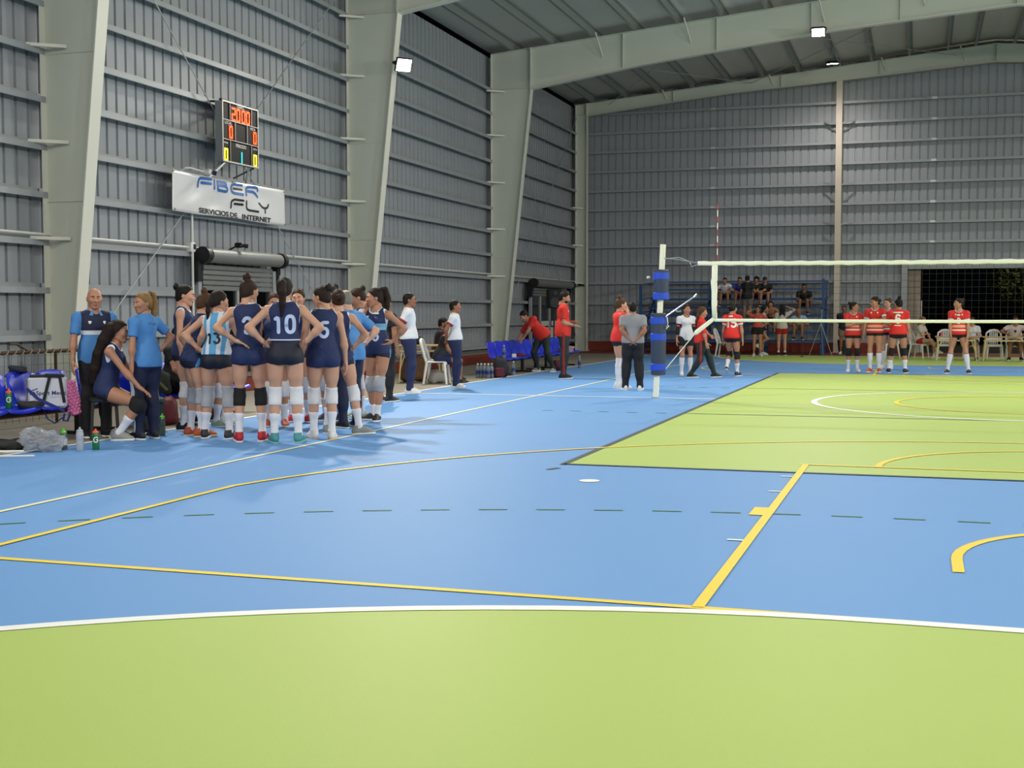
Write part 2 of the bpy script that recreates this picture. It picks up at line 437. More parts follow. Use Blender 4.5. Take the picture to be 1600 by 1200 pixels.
# back wall with the wide gate opening
wb = thing('wall_back', None, None); tag(wb, 'grey ribbed metal end wall with horizontal girts', kind='structure')
GX0, GX1, GZ = 2.40, 8.0, 2.80
x = -9.0
while x < 19.3:
    xa, xb = x, x+PANEL
    z0 = 0.30
    if xa >= GX0-.62 and xb <= GX1+.66: z0 = 3.0
    sheet(x, 4, z0, lambda s: ztop(s)+.20, lambda s, d, z: (s, 33.66+d, z)).build('wall_sheet', M_SHEET, wb)
    if z0 < 1 and xb > GX0+.2 and xa < GX0: pass
    x += PANEL
BG = [.40, 1.06, 1.73, 2.46, 3.13, 3.75, 4.41, 5.07, 5.74, 6.43, 7.12, 7.79, 8.47]
def back_girt(xa, xb, z):
    mb = MB(); L = xb-xa; c = (xa+xb)/2
    mb.box((c, 33.57, z), (L, .17, .012)); mb.box((c, 33.485, z-.035), (L, .012, .082)); mb.box((c, 33.50, z-.076), (L, .03, .008))
    mb.build('girt', M_GIRT, wb)
for z in BG:
    for xa, xb in ((-8.8, .22), (.42, 9.98), (10.18, 19.2)):
        if z < 2.9:
            if xa == .42:
                back_girt(.42, GX0-.02, z); back_girt(8.02, 9.98, z); continue
        back_girt(xa, xb, z)
# small cleats showing on the girts
M_CLEAT = mat('bright zinc', '#c2c6c6', .35, .6)
for z in BG[3:]:
    for xx in (-3.95, 3.35):
        if z < 3.2 and xx > 2: continue
        MB().box((xx, 33.475, z-.03), (.16, .012, .075)).build('cleat', M_CLEAT, wb)
# end wall posts
def endpost(xx, zt):
    t = thing('end_wall_post', 'pale steel post standing against the far end wall beside the bleachers' if xx < 5 else 'pale steel post of the far end wall beyond the gate', 'steel post', (xx, 33.30, 0))
    mb = MB(); mb.box((0, -.10, zt/2), (.20, .012, zt)); mb.build('front_flange', M_ENDCOL, t)
    MB().box((0, 0, zt/2), (.010, .20, zt)).build('web', M_ENDCOL, t)
    MB().box((0, .10, zt/2), (.20, .012, zt)).build('rear_flange', M_ENDCOL, t)
    for z in (3.13, 4.41, 5.74, 7.79):
        for s in (-1, 1):
            MB().bar((s*.05, -.09, z-.10), (s*.50, .10, z+.02), .04, .04).build('flange_brace', M_GIRT, t)
    MB().box((0, 0, .01), (.3, .3, .02)).build('base_plate', M_ENDCOL, t)
endpost(.32, 9.12); endpost(10.08, 9.12)

# ================================================================ STEEL PORTAL FRAMES
def portal(yc, last=False, label=''):
    t = thing('portal_frame', label, 'steel frame', (0, yc, 0))
    n_ = 0
    for side in (1, -1):
        FX = (lambda x: x) if side == 1 else (lambda x: 2*RX-x)
        if not last:
            xi = lambda z: -8.46+(.84)*(z/7.73)
            base_in, kx, kz = -8.46, -7.62, 7.73
            bot = [(-7.62, 7.73), (-4.46, 8.22), (-2.0, 8.5), (.69, 8.80), (3.09, 8.98), (RX, 9.14)]
        else:
            xi = lambda z: -8.41
            base_in, kx, kz = -8.41, -8.41, 8.38
            bot = [(-8.41, 8.38), (-3.36, 8.90), (.34, 9.13), (RX, 9.46)]
        web = [(-8.80, 0), (base_in, 0), (kx, kz), (kx, ztop(kx)), (-8.80, ztop(-8.80))]
        def P(poly, w, c=0.0):
            mb = MB(); q = [(FX(x), z) for x, z in poly]
            if side == -1: q = q[::-1]
            return mb.prism(q, c-w/2, c+w/2, lambda v: (v.x, -v.z, v.y))
        P(web, .014).build('column_web', M_FRAME, t)
        P([(-8.812, 0), (-8.80, 0), (-8.80, ztop(-8.8)), (-8.812, ztop(-8.8))], .24).build('outer_flange', M_FLANGE, t)
        P([(base_in, 0), (base_in+.018, 0), (kx+.018, kz), (kx, kz)], .24).build('inner_flange', M_FLANGE, t)
        P([(kx-.012, kz-.02), (kx+.024, kz-.02), (kx+.024, ztop(kx)+.02), (kx-.012, ztop(kx)+.02)], .26).build('knee_plate', M_FRAME, t)
        raf = bot+[(RX, ztop(RX)), (kx, ztop(kx))]
        P(raf, .014).build('rafter_web', M_FRAME, t)
        lowf = bot+[(x, z-.02) for x, z in reversed(bot)]
        P([(x, z) for x, z in reversed(lowf)], .24).build('lower_flange', M_FLANGE, t)
        topf = [(-8.8, ztop(-8.8)), (RX, ztop(RX)), (RX, ztop(RX)+.014), (-8.8, ztop(-8.8)+.014)]
        P(topf, .24).build('upper_flange', M_FRAME, t)
        bz = lambda x: float(np.interp(x, [b[0] for b in bot], [b[1] for b in bot]))
        for xs in ((-4.95, -2.35, .15, 2.4, RX-.02) if not last else (-5.3, -1.6, 1.6, RX-.02)):
            P([(xs-.008, bz(xs)), (xs+.008, bz(xs)), (xs+.008, ztop(xs)), (xs-.008, ztop(xs))], .17).build('stiffener', M_FRAME, t)
        for zs in (2.95, 5.02) if not last else (2.4, 5.3):
            P([(-8.8, zs-.006), (xi(zs), zs-.006), (xi(zs), zs+.006), (-8.8, zs+.006)], .05).build('weld_seam', M_FRAME, t)
        P([(-8.80, kz+.02), (kx, kz+.02), (kx, kz+.035), (-8.80, kz+.035)], .17).build('stiffener', M_FRAME, t)
        P([(-8.88, 0), (base_in+.08, 0), (base_in+.08, .02), (-8.88, .02)], .34).build('base_plate', M_FRAME, t)
        # flange braces from girts to web, and from purlins to lower flange
        for z in (2.43, 3.78, 5.11, 6.45, 7.70):
            if last and z > 6: continue
            a, b = ((FX(-8.86), -.34, z), (FX(min(xi(z)-.14, -8.42)), -.04, z-.01))
            MB().bar(a, b, .045, .045).build('flange_brace', M_FLANGE, t)
        for xs in (-5.68, -3.21, .33, 2.86) if not last else (-5.68, -2.02, 1.65, 4.11):
            MB().bar((FX(xs), -.30 if not last else -.12, ztop(xs)+.10), (FX(xs+.16), -.06, max(bz(xs+.16)+.12, ztop(xs)-.55)), .035, .035).build('flange_brace', M_FLANGE, t)
    return t
LBL = ['tapered steel portal frame farthest behind the viewer', 'tapered steel portal frame beside the viewer', 'tapered steel frame whose column stands behind the bald coach', 'tapered steel frame whose column carries the bright floodlight',
       'tapered steel frame with the deep green grey rafter across the hall', 'straight steel frame standing in the far corner along the end wall']
for yy, lb in zip(FRAMES, LBL): portal(yy, yy > 33, lb)

# ================================================================ ROOF
ce = thing('ceiling', None, None); tag(ce, 'foil lined pitched roof on steel purlins', kind='structure')
ys = [-26]+FRAMES[0:]+[33.9]
for i in range(len(ys)-1):
    for sgn in (1, -1):
        xs = [-9.1, RX] if sgn == 1 else [RX, 2*RX+9.1]
        z = lambda x: ztop(x)+.235
        mb = MB(); mb.add([(xs[0], ys[i], z(xs[0])), (xs[1], ys[i], z(xs[1])), (xs[1], ys[i+1], z(xs[1])), (xs[0], ys[i+1], z(xs[0])),
                           (xs[0], ys[i], z(xs[0])+.05), (xs[1], ys[i], z(xs[1])+.05), (xs[1], ys[i+1], z(xs[1])+.05), (xs[0], ys[i+1], z(xs[0])+.05)],
                          [(3, 2, 1, 0), (4, 5, 6, 7), (0, 1, 5, 4), (1, 2, 6, 5), (2, 3, 7, 6), (3, 0, 4, 7)])
        mb.build('roof_panel', M_ROOF, ce)
PX = [-8.13, -6.94, -5.75, -4.56, -3.37, -2.18, -.99, .20, 1.39, 2.58, 3.77, 4.62]
pm = None
for i in range(len(FRAMES)-1):
    y0, y1 = FRAMES[i], FRAMES[i+1]
    for x in PX+[2*RX-q for q in PX]:
        if pm is None:
            mb = MB(); L = 9.6
            mb.box((0, L/2, .10), (.012, L, .2)); mb.box((.035, L/2, .195), (.075, L, .01)); mb.box((-.035, L/2, .006), (.075, L, .012)); mb.box((-.07, L/2, .02), (.008, L, .03))
            pm = mb.build('purlin', mat('purlin steel', '#969c98', .5, .4), ce); g = pm
        else: g = pm.copy(); COL.objects.link(g)
        g.location = (x, y0, ztop(x)+.016); g.scale = (1, (y1-y0)/9.6, 1)
# roof bracing rods in the end bay
for a, b in (((-7.6, 23.9, 8.72), (-2.6, 33.2, 9.2)), ((-2.6, 23.9, 9.2), (-7.6, 33.2, 8.72)), ((-2.6, 23.9, 9.2), (4.0, 33.2, 9.72)), ((4.0, 23.9, 9.75), (-2.6, 33.2, 9.2))):
    MB().cyl(a, b, .011, n=6).build('brace_rod', M_RODS, ce)
# wall bracing rods between the first two columns, and in the bay next to the corner
for a, b in (((-8.73, 4.5, 8.35), (-8.73, 14.0, .42)), ((-8.73, 14.0, 8.35), (-8.73, 4.5, .42)), ((-8.73, 24.1, 8.3), (-8.73, 33.0, .5)), ((-8.73, 33.0, 8.3), (-8.73, 24.1, .5))):
    MB().cyl(a, b, .012, n=6).build('brace_rod', M_RODS, wl)

# ================================================================ ROLLER SHUTTER DOORS IN THE LEFT WALL
def shutter_door(n, y0, y1, zd, slat_z, closed=False):
    d = thing('door_%d' % n, None, None, (-8.78, 0, 0)); tag(d, 'roller shutter door with dark motor ends in the left wall', kind='structure')
    L = y1-y0
    M_SH = mat('shutter steel', '#7c7f7d', .5, .3, var=.08)
    MB().cyl((.16, y0+.25, zd), (.16, y1-.05, zd), .125, n=18).build('shutter_roll', M_SH, d, smooth=True)
    for ya in (y0+.12, y1+.04):
        mb = MB(); mb.cyl((.16, ya-.06, zd), (.16, ya+.06, zd), .145, n=16); mb.box((.06, ya, zd-.10), (.16, .05, .34)); mb.build('motor_end', M_BLACK, d, smooth=True)
    mb = MB(); mb.box((.06, y0+.05, zd-.28), (.14, .16, .34)); mb.bar((.10, y0+.10, zd-.05), (.02, y0+.02, zd-.5), .05, .05); mb.build('bracket', M_DKSTEEL, d)
    mb = MB(); mb.box((.06, y1+.0, zd-.28), (.14, .07, .34)); mb.build('bracket', M_DKSTEEL, d)
    z = zd-.15; k = 0
    while z > slat_z:
        MB().box((.045, (y0+y1)/2+.08, z-.045), (.03, L-.35, .082), bev=.012).build('slat', M_SH, d); z -= .09; k += 1
    for ya in (y0+.10, y1-.08):
        MB().box((.05, ya, (zd-.2)/2), (.09, .10, zd-.2), bev=.006).build('guide_rail', M_GIRT, d)
    # glazed door behind the shutter
    M_G = mat('dark door glass', '#0c0e10', .08, 0, spec=.6)
    MB().box((.0, (y0+y1)/2+.05, slat_z/2), (.02, L-.3, slat_z)).build('pane', M_G, d)
    nm = 4
    for q in range(nm+1):
        ya = y0+.18+(L-.30)*q/nm
        MB().box((.03, ya, slat_z/2+.02), (.05, .07, slat_z), bev=.005).build('mullion', mat('pale aluminium', '#aeb0ac', .4, .3), d)
    return d
d1 = shutter_door(1, 7.95, 10.75, 2.36, 1.78)
d2 = shutter_door(2, 27.3, 31.9, 2.32, 1.95)
for ya in (28.9, 30.1):
    MB().box((.07, ya, .58), (.02, .95, .62), bev=.004).build('door_panel', mat('white door panel', '#c9cbc8', .5), d2)
    MB().box((.085, ya, 1.02), (.02, .85, .16), bev=.004).build('door_panel', mat('white door panel', '#c9cbc8', .5), d2)
# gate opening in the back wall
g = thing('door_3', None, None); tag(g, 'wide open gate to the dark yard in the far wall', kind='structure')
MB().box((2.49, 33.44, 1.5), (.20, .16, 3.0), bev=.01).build('gate_jamb', M_GIRT, g)
MB().box((7.91, 33.44, 1.5), (.20, .16, 3.0), bev=.01).build('gate_jamb', M_GIRT, g)
MB().box((5.2, 33.44, 2.94), (5.22, .16, .28), bev=.01).build('gate_lintel', M_GIRT, g)

# ================================================================ OUTSIDE THE GATE
gd = MB().box((8, 49, -.12), (40, 30, .2)).build('ground', mat('dark yard gravel', '#3b382f', .95, var=.3, vscale=3)); tag(gd, kind='structure')
bp = thing('block_pier', 'pale concrete block pier inside the dark gate opening', 'pier', (2.80, 33.85, 0))
for r in range(14):
    for q in range(2):
        MB().box(((-.11 if q == 0 else .11)+(0.0 if r % 2 else .0), 0, .10+r*.2), (.205, .20, .188), bev=.006).build('block', mat('pale concrete block', '#b3a596', .85, var=.12, vscale=7, bump=.2, bscale=40), bp)
MB().box((0, .01, 1.4), (.42, .17, 2.8)).build('mortar_core', mat('mortar', '#8f867b', .9), bp)
# ================================================================ FLOODLIGHTS
M_LED = mat('lit LED panel', '#ffffff', .4, emit='#fff6e0', estr=60)
FL_LABEL = ['floodlight on the column behind the bald coach', 'bright floodlight on the column above the huddled team', 'floodlight on the opposite side wall, level with the huddle', 'floodlight on the opposite side wall, level with the referees', 'floodlight on the opposite side wall, level with the far bench',
            'floodlight on the opposite side wall beside the viewer', 'floodlight on the left wall beside the viewer', 'floodlight on the opposite side wall behind the viewer', 'floodlight on the left wall behind the viewer', 'pale floodlight hanging above the end wall post', 'floodlight hanging above the end wall beyond the gate',
            'floodlight under the deep rafter, seen over the net', 'floodlight under the deep rafter on the far slope', 'floodlight under the rafter above the referees', 'floodlight under the rafter above the court centre, far slope',
            'floodlight under the roof above the near goal area', 'floodlight under the roof above the near right court', 'floodlight at the ridge behind the viewer']
for (p, tg, w, c), lb in zip(FLOODS, FL_LABEL):
    t = thing('floodlight', lb, 'floodlight', p)
    d = (Vector(tg)-Vector(p)).normalized(); R = d.to_track_quat('-Z', 'Y').to_matrix()
    big = 1.0
    mb = MB(); mb.box((0, 0, .03), (.36, .30, .06), bev=.012)
    for k in range(5): mb.box((-.12+.06*k, 0, .08), (.012, .24, .05))
    M4 = R.to_4x4(); mb.xform(M4).build('housing', M_DKSTEEL, t)
    MB().box((0, 0, -.006), (.31, .25, .012), bev=.004).xform(M4).build('led_panel', M_LED, t)
    mb = MB(); mb.bar((-.2, 0, .02), (-.2, 0, .16), .015, .03); mb.bar((.2, 0, .02), (.2, 0, .16), .015, .03); mb.bar((-.2, 0, .16), (.2, 0, .16), .03, .015)
    mb.xform(M4); mb.build('yoke', M_DKSTEEL, t)
    if p[2] > 9:
        mb = MB(); mb.bar((0, 0, .12), (0, .0, .5), .04, .04); mb.bar((0, 0, .5), (.1, 2.4, .38), .05, .05); mb.build('hanger', M_GIRT, t)
    elif p[2] > 8: MB().bar((0, .02, .1), (0, .4, .22), .04, .04).build('hanger', M_GIRT, t)
    else: MB().bar((0, .0, .1), (-.28 if p[0] < 5 else .28, .2, .12), .05, .05).build('arm', M_DKSTEEL, t)
# ================================================================ LETTERING HELPERS
def flat(vs, fs, o, ex, ey, name, m, parent, lift=0.0):
    """place flat lettering on a plane: origin o, axes ex, ey"""
    o = Vector(o); ex = Vector(ex).normalized(); ey = Vector(ey).normalized(); n = ex.cross(ey)
    mb = MB(); mb.add([o+ex*v[0]+ey*v[1]+n*lift for v in vs], fs); return mb.build(name, m, parent)
def stroke_faces(strokes, w, step=.012):
    """strokes: list of polylines (x,y) -> rounded ribbons as verts, faces in 2D"""
    vs, fs = [], []
    for s in strokes:
        P = [np.array(s[0], float)]
        for q in s[1:]:
            q = np.array(q, float); n = max(1, int(np.linalg.norm(q-P[-1])/step)); a = P[-1]
            P += [a+(q-a)*(k+1)/n for k in range(n)]
        P = np.array(P); N = len(P)
        T = np.zeros_like(P); T[1:-1] = P[2:]-P[:-2]; T[0] = P[1]-P[0]; T[-1] = P[-1]-P[-2]
        T /= np.maximum(np.linalg.norm(T, axis=1), 1e-9)[:, None]; Nn = np.stack([-T[:, 1], T[:, 0]], 1)
        b = len(vs)
        vs += [tuple(p) for p in P+Nn*w/2]+[tuple(p) for p in P-Nn*w/2]
        fs += [(b+i, b+N+i, b+N+i+1, b+i+1) for i in range(N-1)]
        for e in (0, -1):
            c = len(vs); vs += [tuple(P[e]+w/2*np.array([math.cos(a), math.sin(a)])) for a in np.linspace(0, 2*PI, 9)[:-1]]
            fs.append(tuple(range(c, c+8)))
    return vs, fs

# ================================================================ SCOREBOARD
sb = thing('scoreboard', 'lit electronic scoreboard hanging high on the left wall', 'scoreboard', (-8.45, 9.05, 4.51))
W, H = 1.24, 1.05
MB().box((-.075, 0, 0), (.13, W-.02, H-.02)).build('casing', mat('scoreboard casing', '#8d9094', .45, .4), sb)
MB().box((-.008, 0, 0), (.012, W-.05, H-.05)).build('face_panel', mat('scoreboard face', '#0d090a', .6, spec=.2), sb)
M_TR = mat('scoreboard trim', '#c9c4bd', .4, .3)
rows = [H/2, H/2-.325, H/2-.66, -H/2]
for a, b, c, d in ((-W/2, W/2, H/2-.012, .024), (-W/2, W/2, -H/2+.012, .024), (-W/2, W/2, rows[1], .012), (-W/2, W/2, rows[2], .012)):
    MB().box((.003, (a+b)/2, c), (.02, b-a, d)).build('trim_bar', M_TR, sb)
for yy, r0, r1, w in ((-W/2+.012, 0, 3, .024), (W/2-.012, 0, 3, .024), (-W*.29, 0, 1, .01), (W*.31, 0, 1, .01), (-W*.155, 1, 2, .012), (W*.18, 1, 2, .012), (-W*.29, 2, 3, .008), (W*.30, 2, 3, .008)):
    MB().box((.003, yy, (rows[r0]+rows[r1])/2), (.016, w, rows[r0]-rows[r1])).build('trim_bar', M_TR, sb)
SEG = {'0': 'abcdef', '1': 'bc', '2': 'abged'}
def digit(ch, yc, zc, w, h, m):
    t = .040; mb = MB(); hw, hh = w/2, h/2
    S = {'a': ((-hw, hh), (hw, hh)), 'g': ((-hw, 0), (hw, 0)), 'd': ((-hw, -hh), (hw, -hh)), 'f': ((-hw, hh), (-hw, 0)), 'e': ((-hw, 0), (-hw, -hh)), 'b': ((hw, hh), (hw, 0)), 'c': ((hw, 0), (hw, -hh))}
    for s in SEG[ch]:
        (y0, z0), (y1, z1) = S[s]
        if ch == '1': y0 -= hw; y1 -= hw
        mb.box((.002, yc+(y0+y1)/2, zc+(z0+z1)/2), (.012, abs(y1-y0)+t*.9, abs(z1-z0)+t*.9), bev=.005)
    mb.build('digit', m, sb)
M_DR = mat('red LED digits', '#300804', .4, emit='#ff4a10', estr=2.6); M_DY = mat('yellow LED digits', '#302804', .4, emit='#ffe838', estr=1.8); M_DC = mat('cyan LED digits', '#042830', .4, emit='#20d8e0', estr=1.3)
for k, ch in enumerate('2000'): digit(ch, -.235+.158*k+(.02 if k > 1 else 0), .325, .10, .20, M_DR)
digit('0', -.33, .005, .085, .19, M_DR); digit('0', .50, .005, .085, .19, M_DR)
digit('0', -.50, -.40, .085, .19, M_DY); digit('0', .50, -.40, .085, .19, M_DY); digit('1', .03, -.40, .085, .17, M_DC)
for s, yy, zz, sz in (('TIEMPO', .0, .475, .075), ('LOCAL', -.42, .155, .075), ('VISITA', .42, .155, .065), ('PERIODO', .01, -.205, .085), ('FALTAS', -.50, -.195, .04), ('FALTAS', .50, -.195, .04)):
    vs, fs = text_mesh(s, sz, .001); flat(vs, fs, (.0, yy, zz), (0, 1, 0), (0, 0, 1), 'lettering', mat('pale lettering', '#d8d4cc', .5, emit='#d8d4cc', estr=.15), sb, lift=.002)
mb = MB()
for yy in (-.5, .42): mb.bar((-.10, yy, H/2+.03), (-.10, yy+.30, H/2+.03), .05, .03); mb.bar((-.10, yy+.08, H/2), (-.35, yy+.08, H/2+.02), .03, .03)
mb.build('hanger', M_BLACK, sb)
mb = MB()
mb.bar((-.06, -.44, -H/2), (-.30, -.72, -H/2-.36), .03, .03); mb.build('strut', M_RODS, sb)
MB().bar((-.06, .38, -H/2), (-.30, .62, -H/2-.36), .03, .03).build('strut', M_RODS, sb)
mb = MB(); mb.bar((-.06, .55, -H/2), (-.30, .25, -H/2-.2), .03, .03); mb.build('strut', M_DKSTEEL, sb)

# ================================================================ BANNER
bn = thing('banner', 'white vinyl banner lettered FIBER FLY below the scoreboard', 'banner', (-8.60, 0, 0))
NY, NZ = 60, 12; vs = []
for j in range(NZ+1):
    for i in range(NY+1):
        u, v = i/NY, j/NZ
        yy = 7.095+(10.945-7.095)*u+.02*v*(1-2*u); zz = 3.045+.665*v-.012*math.sin(u*PI*3)*(1-v)-.012*math.sin(PI*u)*v
        edge = min(1, 4*min(u, 1-u, v, 1-v))
        xx = .014*math.sin(9*u+5*v)*edge+.012*math.sin(23*u-9*v)*edge*(1-u)
        vs.append((xx, yy, zz))
def bx_(y, z):
    u = (y-7.1)/3.85; v = (z-3.045)/.665; edge = min(1, 4*max(0, min(u, 1-u, v, 1-v)))
    return .014*math.sin(9*u+5*v)*edge+.012*math.sin(23*u-9*v)*edge*(1-u)
mb = MB(); mb.add(vs, [(j*(NY+1)+i, j*(NY+1)+i+1, (j+1)*(NY+1)+i+1, (j+1)*(NY+1)+i) for j in range(NZ) for i in range(NY)])
bs = mb.build('banner_sheet', mat('white vinyl', '#d9d9da', .30, spec=.6), bn, smooth='all')
bm_ = bs.modifiers.new('thickness', 'SOLIDIFY'); bm_.thickness = .004; bm_.offset = -1
def on_banner(vs2, fs, name, m):
    mb = MB(); mb.add([(bx_(y, z)+.006, y, z) for y, z in vs2], fs); mb.build(name, m, bn)
BL = [[(7.891, 3.504), (7.898, 3.585), (7.912, 3.628), (7.96, 3.651), (8.3, 3.662)], [(7.985, 3.577), (8.285, 3.586)], [(8.392, 3.655), (8.379, 3.512)], [(8.476, 3.640), (8.74, 3.645), (8.777, 3.625), (8.768, 3.596), (8.718, 3.586), (8.506, 3.579)],
      [(8.718, 3.582), (8.79, 3.570), (8.812, 3.54), (8.80, 3.505), (8.742, 3.492), (8.50, 3.497)], [(8.480, 3.600), (8.492, 3.500)], [(9.337, 3.657), (9.045, 3.650), (8.968, 3.625), (8.938, 3.575), (8.955, 3.525), (9.0, 3.500), (9.068, 3.491), (9.347, 3.492)],
      [(9.466, 3.497), (9.471, 3.595), (9.506, 3.635), (9.607, 3.654), (9.84, 3.664), (9.89, 3.65), (9.905, 3.613)], [(9.519, 3.570), (9.721, 3.575), (9.81, 3.555), (9.905, 3.500)]]
on_banner(*stroke_faces(BL, .050, .03), 'blue_lettering', mat('blue print', '#2f66ad', .4))
BK = [[(9.015, 3.573), (9.321, 3.579)], [(8.941, 3.231), (8.943, 3.329), (8.977, 3.36), (9.051, 3.381), (9.358, 3.385)], [(9.036, 3.305), (9.342, 3.312)], [(9.466, 3.387), (9.470, 3.275), (9.50, 3.243), (9.56, 3.230), (9.888, 3.227)], [(9.936, 3.389), (10.03, 3.33), (10.08, 3.316), (10.158, 3.311), (10.23, 3.325), (10.275, 3.352), (10.296, 3.389)], [(10.158, 3.304), (10.156, 3.23)]]
on_banner(*stroke_faces(BK, .040, .03), 'black_lettering', mat('black print', '#121214', .4))
for s, yc, wd in (('SERVICIOS', 8.375, .98), ('DE', 9.035, .25), ('INTERNET', 9.84, 1.04)):
    vs, fs = text_mesh(s, .118, .004); xs = [v[0] for v in vs]; k = wd/(max(xs)-min(xs))
    on_banner([(yc+v[0]*k, 3.100-.004*(yc-9.0)+v[1]) for v in vs], fs, 'black_lettering', mat('black print', '#121214', .4))
mb = MB()
for y, z in ((7.12, 3.69), (10.9, 3.68), (7.16, 3.07), (10.92, 3.06), (9.0, 3.69)):
    mb.lathe([(.018, 0), (.018, .006), (.008, .008)], 10, (.012, y, z), Matrix.Rotation(PI/2, 3, 'Y'))
mb.build('eyelets', mat('brass eyelet', '#9a8f6a', .35, .8), bn)

# ================================================================ WALL FITTINGS
t = thing('conduit', 'white conduit dropping past the roller door drum', 'conduit', (-8.74, 7.90, 0))
MB().cyl((0, 0, .3), (0, 0, 3.06), .022, n=8).build('pipe', M_WHITEPIPE, t, smooth=True)
t2 = thing('conduit', 'white conduit running along the girt over the roller door', 'conduit', (-8.77, 0, 2.485))
MB().cyl((0, -3, 0), (0, 7.86, 0), .018, n=8).build('pipe', M_WHITEPIPE, t2, smooth=True); MB().cyl((0, 7.94, 0), (0, 33.0, 0), .018, n=8).build('pipe', M_WHITEPIPE, t2, smooth=True)
MB().box((0, 7.90, 0), (.11, .13, .16), bev=.012).build('junction_box', M_WHITE, t2)
MB().box((.058, 7.93, 0.01), (.02, .07, .09), bev=.006).build('socket', mat('navy plastic', '#1c2148', .4), t2)
for lab, y, z, f in (('small camera on a white bracket above the banner', 8.14, 3.77, 1), ('small black camera on the conduit above the roller door', 9.17, 2.58, 0), ('small black camera on the corner column', 32.95, 2.36, 0)):
    t = thing('security_camera', lab, 'camera', (-8.62, y, z))
    if f: MB().tube([(-.16, -.55, -.06), (-.06, -.52, .02), (-.03, -.40, .03), (0, -.05, .0)], .016, 8).build('bracket', M_WHITEPIPE, t, smooth=True)
    else: MB().bar((-.14, -.05, -.09), (0, 0, -.01), .04, .03).build('bracket', M_BLACK, t)
    MB().box((.03, .02, 0), (.16, .09, .09), bev=.02).build('camera_body', M_WHITE if f else M_BLACK, t)
    MB().cyl((.11, .05, -.005), (.17, .09, -.02), .038, n=12).build('lens_hood', mat('navy plastic', '#1c2148', .4) if f else M_DKSTEEL, t)

# ================================================================ VOLLEYBALL NET
M_NETW = mat('white net tape', '#e9ecd9', .6, bump=.35, bscale=30)
post = thing('net_post', 'white volleyball post wrapped in navy padding with blue straps', 'post', (-.985, 9.02, 0))
def lean(z): return .105*z/2.45
mb = MB(); mb.tube([(0, 0, 0), (lean(2.45), 0, 2.45)], .046, 14); mb.build('pole', mat('cream post paint', '#e4e5d2', .4), post, smooth=True)
MB().lathe([(.075, 0), (.075, .012), (.05, .02)], 14).build('floor_collar', M_GIRT, post)
M_PAD = mat('navy vinyl padding', '#2a3850', .5, var=.1, bump=.2, bscale=12); M_STRAP = mat('royal blue strap', '#1746c0', .5)
def pad(z0, z1, straps):
    prof = [(.102, 0), (.118, .01), (.122, (z1-z0)*.5), (.126, z1-z0-.01), (.110, z1-z0)]
    mb = MB(); mb.lathe(prof, 18, (0, 0, 0)); mb.xform(Matrix.Translation((lean((z0+z1)/2)-.0, 0, z0))); o = mb.build('pad', M_PAD, post, smooth=True)
    for z in straps:
        mb = MB(); mb.lathe([(.124, -.055), (.129, -.05), (.129, .05), (.124, .055)], 18, (lean((z0+z1)/2), 0, z)); mb.build('strap', M_STRAP, o, smooth=True)
pad(1.57, 2.05, (1.95, 1.63)); pad(.37, 1.36, (1.24, .98, .50))
MB().cyl((-.14, -.03, 1.93), (-.11, 0, 1.93), .02, n=8).build('buckle', M_WHITE, post)
mb = MB(); mb.tube([(lean(1.3)+.10, -.04, 1.30), (.63, -.10, 1.62), (.66, -.1, 1.62)], .012, 8); mb.tube([(.62, -.10, 1.61), (.665, -.1, 1.66)], .014, 8)
mb.tube([(.30, -.06, 1.42), (.36, -.07, 1.38), (.41, -.07, 1.39)], .012, 6); mb.build('tension_crank', mat('bright steel crank', '#c6cacb', .3, .8), post, smooth=True)
MB().tube([(.18, -.04, 1.30), (.20, -.05, 1.20), (.17, -.05, 1.10), (.22, -.05, 1.16)], .010, 6).build('hook', M_RODS, post)
net = thing('volleyball_net', 'white taped volleyball net stretched across the court', 'net', (0, 9.0, 0))
NX0, NX1, ZT, ZB = -.05, 9.15, 2.17, 1.27
def sag(x): return -.03*math.sin(PI*min(1, max(0, (x+.3)/9.4)))
pts = [(-.32+.1*k, 0, ZT-.03+sag(-.32+.1*k)+.004*math.sin(k*2.1)) for k in range(96)]
mb = MB(); mb.tube(pts, [.034+.0025*math.sin(k*1.7) for k in range(96)], 10); mb.xform(Matrix.Diagonal(Vector((1, .55, 1, 1)))); mb.build('top_tape', M_NETW, net, smooth='all')
pts = [(NX0+.1*k, 0, ZB-.02+sag(NX0+.1*k)*.7) for k in range(93)]
mb = MB(); mb.tube(pts, .024, 8); mb.xform(Matrix.Diagonal(Vector((1, .5, 1, 1)))); mb.build('bottom_tape', M_NETW, net, smooth='all')
for xx in (NX0, 9.05):
    mb = MB(); mb.tube([(xx, 0, ZT), (xx-.005, 0, 1.9), (xx-.015, 0, 1.85), (xx-.005, 0, 1.7), (xx-.01, 0, 1.5), (xx, 0, ZB)], [.045, .045, .05, .045, .04, .036], 8); mb.xform(Matrix.Diagonal(Vector((1, .4, 1, 1)))); mb.build('side_band', M_NETW, net, smooth='all')
mb = MB()
k = 0; x = NX0+.1
while x < NX1-.12:
    mb.box((x, 0, (ZT+ZB)/2+sag(x)-.025), (.0035, .003, ZT-ZB)); x += .1
for j in range(1, 9):
    z = ZB+.1*j
    for q in range(9): mb.box((NX0+.51+1.022*q, 0, z+sag(NX0+.51+1.022*q)), (1.023, .003, .0035))
tag(mb.build('net_mesh', mat('dark net cord', '#232522', .8), net), kind='stuff')
mb = MB(); mb.tube([(lean(2.2)-.985+.03, .0, 2.235), (-.6, 0, 2.20), (-.32, 0, 2.15)], .006, 6); mb.tube([(-.86, 0, 2.22), (-.62, 0, 2.24), (-.45, 0, 2.17), (-.42, 0, 2.09), (-.33, 0, 2.12)], .007, 6); mb.build('net_cable', M_RODS, net)
